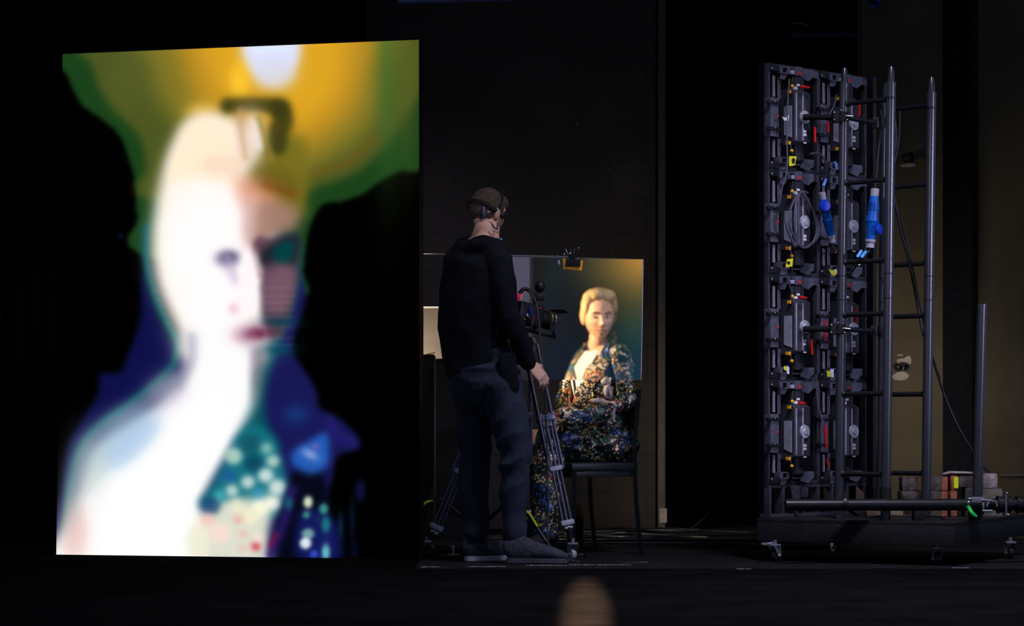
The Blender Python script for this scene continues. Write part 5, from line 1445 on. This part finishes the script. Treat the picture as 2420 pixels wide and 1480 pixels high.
def W(h, y, d, col=0):
    """world point at photo height y, h px from the left edge of the cabinet wall, d metres proud"""
    q = O + Ur * ((h - 318 * d) / 302) + Nn * d
    q.z = H + (1000 - y) / F * (q.y); return q
def X_(x, y, d): return W(x - 1803, y, d)
def piece(name, lab, cat, pts, r, m, group=None, nn=6):
    b = BM(); cable(b, pts, r, nn, 10); return tag(finish(name, b, M[m]), lab, cat, group)
# red sleeves
for pts, lab in (([X_(1882, 204, .12), X_(1902, 207, .12)], 'red plug sleeve lying flat across the topmost left cabinet'),
                 ([X_(1881, 702, .12), X_(1896, 705, .12)], 'red plug sleeve lying flat across the left cabinet of the third row down'),
                 ([X_(1878, 952, .12), X_(1893, 954, .12)], 'red plug sleeve lying flat across the left cabinet of the lowest row'),
                 ([X_(1917, 300, .08), X_(1918, 336, .08)], 'red vertical sleeve low on the topmost row, left of its twin'),
                 ([X_(1949, 289, .08), X_(1949, 313, .08)], 'short red vertical sleeve under the upper clamp arm'),
                 ([X_(2023, 248, .11), X_(2022, 276, .11)], 'red vertical sleeve near the top right edge, behind the first rung'),
                 ([X_(1943, 758, .08), X_(1942, 804, .08)], 'red vertical sleeve crossed by the lower clamp arm'),
                 ([X_(1909, 802, .08), X_(1911, 838, .08)], 'red vertical sleeve left below the lower clamp arm'),
                 ([X_(2015, 726, .11), X_(2016, 764, .11)], 'red vertical sleeve behind the fourth rung at the right edge'),
                 ([X_(1941, 1005, .10), X_(1942, 1035, .10), X_(1944, 1058, .10)], 'long red sleeve hanging on the lowest right cabinet'),
                 ([X_(1945, 1086, .10), X_(1949, 1104, .10)], 'red sleeve end beside the lowest orange collars')):
    piece('red_sleeve', lab, 'sleeve', pts, .0065, 'red')
# yellow and white tags
def flag(lab, corners, d, m, part=None):
    b = BM(); prism(b, [X_(x, y, d) for x, y in corners], Nn * .002)
    o = tag(finish('cable_flag', b, M[m], smooth=False), lab, 'tag')
    if part:
        bb = BM(); prism(bb, [X_(x, y, d + .003) for x, y in part[0]], Nn * .002); finish('tag_patch', bb, M[part[1]], o, smooth=False)
    return o
dkm = 'rubber'
flag('bright yellow square flag with dark round mark, upper left cabinets', [(1857, 369), (1874, 370), (1870, 391), (1857, 393)], .10, 'yellow', ([(1863, 377), (1867, 373), (1871, 377), (1869, 386), (1864, 386)], dkm))
flag('yellow square flag with dark round mark, between second and third rows', [(1852, 613), (1866, 611), (1864, 630), (1849, 632)], .10, 'yellow', ([(1851, 620), (1856, 617), (1860, 621), (1856, 626)], dkm))
flag('curled yellow flag with white fold, right column between second and third rows', [(1948, 636), (1958, 640), (1963, 636), (1967, 650), (1960, 652), (1954, 647)], .10, 'yellow', ([(1962, 638), (1971, 636), (1971, 646), (1965, 648)], 'white'))
flag('small yellow flag with white tail, left column between third and lowest rows', [(1845, 865), (1853, 868), (1851, 877), (1845, 874)], .10, 'yellow', ([(1851, 864), (1857, 869), (1857, 885), (1852, 883)], 'white'))
flag('small white and yellow flag, right column between third and lowest rows', [(1944, 876), (1953, 878), (1952, 891), (1946, 891)], .10, 'yellow', ([(1952, 873), (1961, 873), (1960, 892), (1954, 892)], 'white'))
b = BM(); prism(b, [X_(1840, 276, .10), X_(1848, 279, .10), X_(1856, 272, .10), X_(1854, 286, .10), X_(1845, 285, .10)], Nn * .004); tag(finish('white_tape_tab', b, M['white'], smooth=False), 'frayed white tape tab at the topmost latch box', 'tape')
for pts, lab in (([X_(1964, 382, .09), X_(1969, 400, .09)], 'light blue tape on a cable near the left post, above the blue plug'),
                 ([X_(1943, 423, .11), X_(1936, 440, .11)], 'light blue tape on the cable right above the smaller blue plug')):
    piece('blue_tape', lab, 'tape', pts, .0075, 'skyblue')
# grey cables
for pts, r, lab in (([X_(1858, 186, .10), X_(1853, 260, .10), X_(1852, 330, .11), X_(1852, 400, .11), X_(1842, 440, .10), X_(1836, 480, .09), X_(1835, 500, .07)], .0045, 'long grey cable running down the upper two left cabinets'),
                    ([X_(1968, 225, .08), X_(1962, 250, .10), X_(1950, 272, .10), X_(1945, 284, .08)], .0035, 'thin grey cable arc beside the left post near the top'),
                    ([X_(1905, 365, .09), X_(1925, 362, .10), X_(1940, 378, .10), X_(1945, 400, .10), X_(1940, 430, .09)], .0055, 'black cable bow above the smaller blue plug'),
                    ([X_(1849, 634, .09), X_(1852, 650, .09), X_(1858, 672, .09), X_(1864, 690, .09)], .004, 'grey cable tail under the second yellow flag'),
                    ([X_(1920, 885, .07), X_(1922, 920, .07), X_(1926, 960, .08), X_(1936, 1000, .10)], .0045, 'grey cable curving from third to lowest row, right column'),
                    ([X_(2000, 858, .05), X_(2012, 878, .05), X_(2016, 895, .05), X_(2010, 912, .05)], .003, 'thin pale cable arc at the right edge of the LED cabinets')):
    piece('power_cable', lab, 'cable', pts, r, 'grey_cast')
# big coil on the second left cabinet
b = BM()
for a_, w_, ox in ((0, 0, 0), (1, 6, 3), (2, -5, -4)):
    pts = [X_(1884 + ox, 452 + a_ * 2, .12), X_(1873 - w_, 475, .125), X_(1868 - w_ * 2, 520, .13), X_(1874 - w_, 560, .13), X_(1884, 582 + a_, .13), X_(1900, 584 - a_, .12), X_(1918 + w_ * .5, 565, .12), X_(1922 + w_ * .5, 535, .12), X_(1912, 500, .12), X_(1897, 470, .12), X_(1888 + ox, 453 + a_, .125)]
    cable(b, pts, .0045, 6, 8)
cable(b, [X_(1866, 458, .12), X_(1875, 462, .12), X_(1888, 452, .12), X_(1900, 456, .12)], .0045)
cable(b, [X_(1848, 500, .11), X_(1850, 530, .12), X_(1862, 566, .12), X_(1870, 583, .12)], .0065)
tag(finish('cable_coil', b, M['grey_cast']), 'coiled grey cable hanging over the second left LED cabinet', 'cable')

# blue connectors
def plug(name, lab, p0, p1, r, lidc, lidr, lid_dir):
    t = thing(name, lab, 'plug', p1)
    d = (p1 - p0).normalized(); L = (p1 - p0).length
    b = BM(); sweep(b, [p0 + d * L * k for k in (.10, .14, .36, .37, .54, .55, .60, .9)], [r * .62, r * .70, r * 1.0, r * .9, r * 1.0, r * 1.25, r * 1.0, r * .72], None, 22, True, False); finish('plug_body', b, M['blue'], t)
    b = BM(); tube(b, p0, p0 + d * L * .13, r * .72, 10); finish('gland', b, M['plug_grey'], t)
    b = BM(); tube(b, p1 - d * L * .13, p1, r * .72, 10); tube(b, p1 - d * L * .14, p1 - d * L * .10, r * .9, 22); finish('gland', b, M['plug_grey'], t)
    b = BM(); a_, b_ = frame_axes(Vector(lid_dir)); sweep(b, [lidc, lidc + Vector(lid_dir).normalized() * .010, lidc + Vector(lid_dir).normalized() * .016], [lidr, lidr, lidr * .8], None, 26, True, False); finish('lid', b, M['blue_dark'], t)
    return t
p0, p1 = P(2068, 446, 12.12), P(2056, 586, 12.12)
plug('power_plug', 'larger blue industrial plug hanging between left and front posts', p0, p1, .030, P(2075, 543, 12.09), .027, (.8, -.6, 0))
b = BM(); cable(b, [p0, P(2072, 400, 12.13), P(2078, 330, 12.14), P(2086, 290, 12.2), P(2080, 262, 12.25)], .006)
tag(finish('plug_cable', b, M['rubber']), 'black cable from which the larger blue plug hangs', 'cable'); b = BM()
cable(b, [p1, P(2052, 596, 12.11), P(2040, 608, 12.10), P(2015, 640, 12.20), P(2008, 655, 12.3)], .005); tag(finish('plug_cable', b, M['rubber']), 'black cable leaving the lower end of the larger blue plug', 'cable')
for i, (x0, y0, x1, y1) in enumerate(((2037, 592, 2026, 608), (2048, 594, 2036, 609))):
    b = BM(); tube(b, P(x0, y0, 12.05 - .01 * i), P(x1, y1, 12.05 - .01 * i), .0085); tag(finish('blue_tape', b, M['skyblue']), ('left' if i == 0 else 'right') + ' one of two light blue tapes under the larger blue plug', 'tape')
b = BM(); prism(b, [P(2018, 624, 12.16), P(2030, 628, 12.16), P(2036, 624, 12.16), P(2034, 620, 12.16), P(2018, 620, 12.16)], (0, .003, 0)); tag(finish('white_tape_tab', b, M['white'], smooth=False), 'white tape end just beneath the third rung', 'tape')
p0, p1 = X_(1932, 455, .13), X_(1957, 573, .13)
plug('power_plug', 'smaller blue industrial plug with open round lid, left of the left post', p0, p1, .024, X_(1937, 487, .155), .030, Nn + Vector((-.5, 0, 0)))
piece('plug_cable', 'grey cable leaving the bottom of the smaller blue plug', 'cable', [X_(1957, 573, .13), X_(1960, 584, .12), X_(1970, 598, .10)], .0045, 'grey_cast')

# clamp arms between cabinet discs and posts
for yk, lab in ((277, 'upper black clamp arm linking a cabinet disc to the left post'), (778, 'lower black clamp arm linking a cabinet disc to the left post')):
    t = thing('clamp_arm', lab, 'clamp', X_(1890, yk, .10))
    a_ = X_(1892, yk, .106); lp = P(1990 - (yk - 277) * .013, yk, 12.14)
    b = BM(); sweep(b, [a_, a_.lerp(lp, .3), a_.lerp(lp, .31), a_.lerp(lp, .62), a_.lerp(lp, .63), a_.lerp(lp, .94)], [.016, .016, .013, .015, .017, .014], None, 16, True, False); finish('arm', b, M['black_matt'], t)
    b = BM(); tube(b, lp + Vector((0, 0, -.024)), lp + Vector((0, 0, .024)), .034, 26)
    box(b, lp + Vector((-.035, -.02, 0)), (.03, .05, .06), None, .004); finish('collar', b, M['black_matt'], t)
    b = BM()
    for dx, dz in ((-.045, .018), (-.045, -.018), (-.012, .028), (.02, -.02), (.012, 0)): ellipsoid(b, lp + Vector((dx, -.045, dz)), (.005, .004, .005))
    tube(b, lp + Vector((.02, -.035, .002)), lp + Vector((.05, -.04, -.002)), .005); finish('bolt', b, M['chrome'], t)
    bk = Vector(post_pts(*posts['k'])[0]); bk = bk + Vector((.018 * (lp.z / 2.3), 0, lp.z - bk.z))
    b = BM(); tube(b, lp + Vector((.03, .02, 0)), bk - Vector((.03, 0, .0)), .013); tube(b, bk + Vector((0, 0, -.022)), bk + Vector((0, 0, .022)), .033, 24)
    box(b, bk + Vector((-.045, -.01, 0)), (.03, .04, .055), None, .004); finish('cross_arm', b, M['black_metal'], t)

# tall double cable behind the tower
b = BM(); cable(b, [P(2112, 262, 12.1), P(2118, 330, 12.1), P(2108, 385, 12.08), P(2110, 450, 12.1), P(2128, 540, 12.15), P(2148, 620, 12.2), P(2168, 720, 12.3), P(2182, 790, 12.3), P(2205, 850, 12.35), P(2232, 935, 12.4), P(2270, 1020, 12.4), P(2318, 1095, 12.42), P(2340, 1118, 12.42)], .006, 8)
tag(finish('long_cable', b, M['rubber']), 'long grey-black cable sweeping from behind the tower down to the pale stone', 'cable')
b = BM(); cable(b, [P(2126, 262, 12.15), P(2124, 330, 12.15), P(2112, 400, 12.13), P(2113, 460, 12.12), P(2136, 550, 12.2), P(2158, 640, 12.25), P(2176, 730, 12.3), P(2200, 830, 12.35), P(2222, 893, 12.38)], .0045, 8)
tag(finish('long_cable', b, M['rubber']), 'second thinner cable beside the long one, ending at mid height', 'cable')
b = BM(); cable(b, [P(2040, 270, 12.3), P(2044, 340, 12.3), P(2045, 400, 12.3), P(2040, 430, 12.3)], .0045); tag(finish('hanging_strand', b, M['rubber']), 'black cable hanging down the right edge of the LED cabinets', 'cable')

# hooks and flaked paint on the brown pillar
def patch(lab, pts, Y):
    b = BM(); prism(b, [P(x, y, Y) for x, y in spl(pts, 4)], (0, .002, 0)); tag(finish('peeled_patch', b, M['peeled'], smooth=False), lab, 'paint patch')
patch('bare patch of flaked paint above the lower wall hooks', [(2120, 850), (2135, 847), (2148, 841), (2153, 848), (2152, 860), (2140, 862), (2130, 858), (2122, 860)], YR - .003)
patch('bare patch of flaked paint below the lower wall hooks', [(2108, 890), (2118, 882), (2132, 878), (2146, 884), (2146, 893), (2134, 899), (2116, 898)], YR - .003)
patch('small crescent of flaked paint between left and front posts', [(2060, 357), (2065, 355), (2069, 366), (2066, 378), (2059, 380), (2057, 373), (2063, 370)], YR - .003)
patch('faint flaked patch under the upper wall hooks', [(2128, 390), (2136, 388), (2150, 386), (2164, 388), (2158, 394), (2140, 395), (2130, 394)], YR - .003)
patch('tiny white fleck above the lower wall hooks', [(2121, 838), (2133, 838), (2133, 841), (2121, 841)], YR - .003)
for x_, y_, r_, lab in ((2145, 374, .024, 'black wall eye pair high on the brown pillar'), (2133, 869, .019, 'black wall eye pair low on the brown pillar, by flaked paint')):
    t = thing('wall_hook', lab, 'hook', P(x_, y_, YR - .02))
    b = BM(); ring(b, P(x_ - 5, y_, YR - .022), (.15, 1, 0), r_ * .85, .0075); finish('eye', b, M['black_metal'], t)
    b = BM(); ring(b, P(x_ + 7, y_ - 2, YR - .022), (-.15, 1, 0), r_ * .95, .0075); finish('eye', b, M['black_metal'], t)
    b = BM(); tube(b, P(x_, y_, YR - .02), P(x_, y_, YR - .001), .012); finish('bolt', b, M['black_metal'], t)
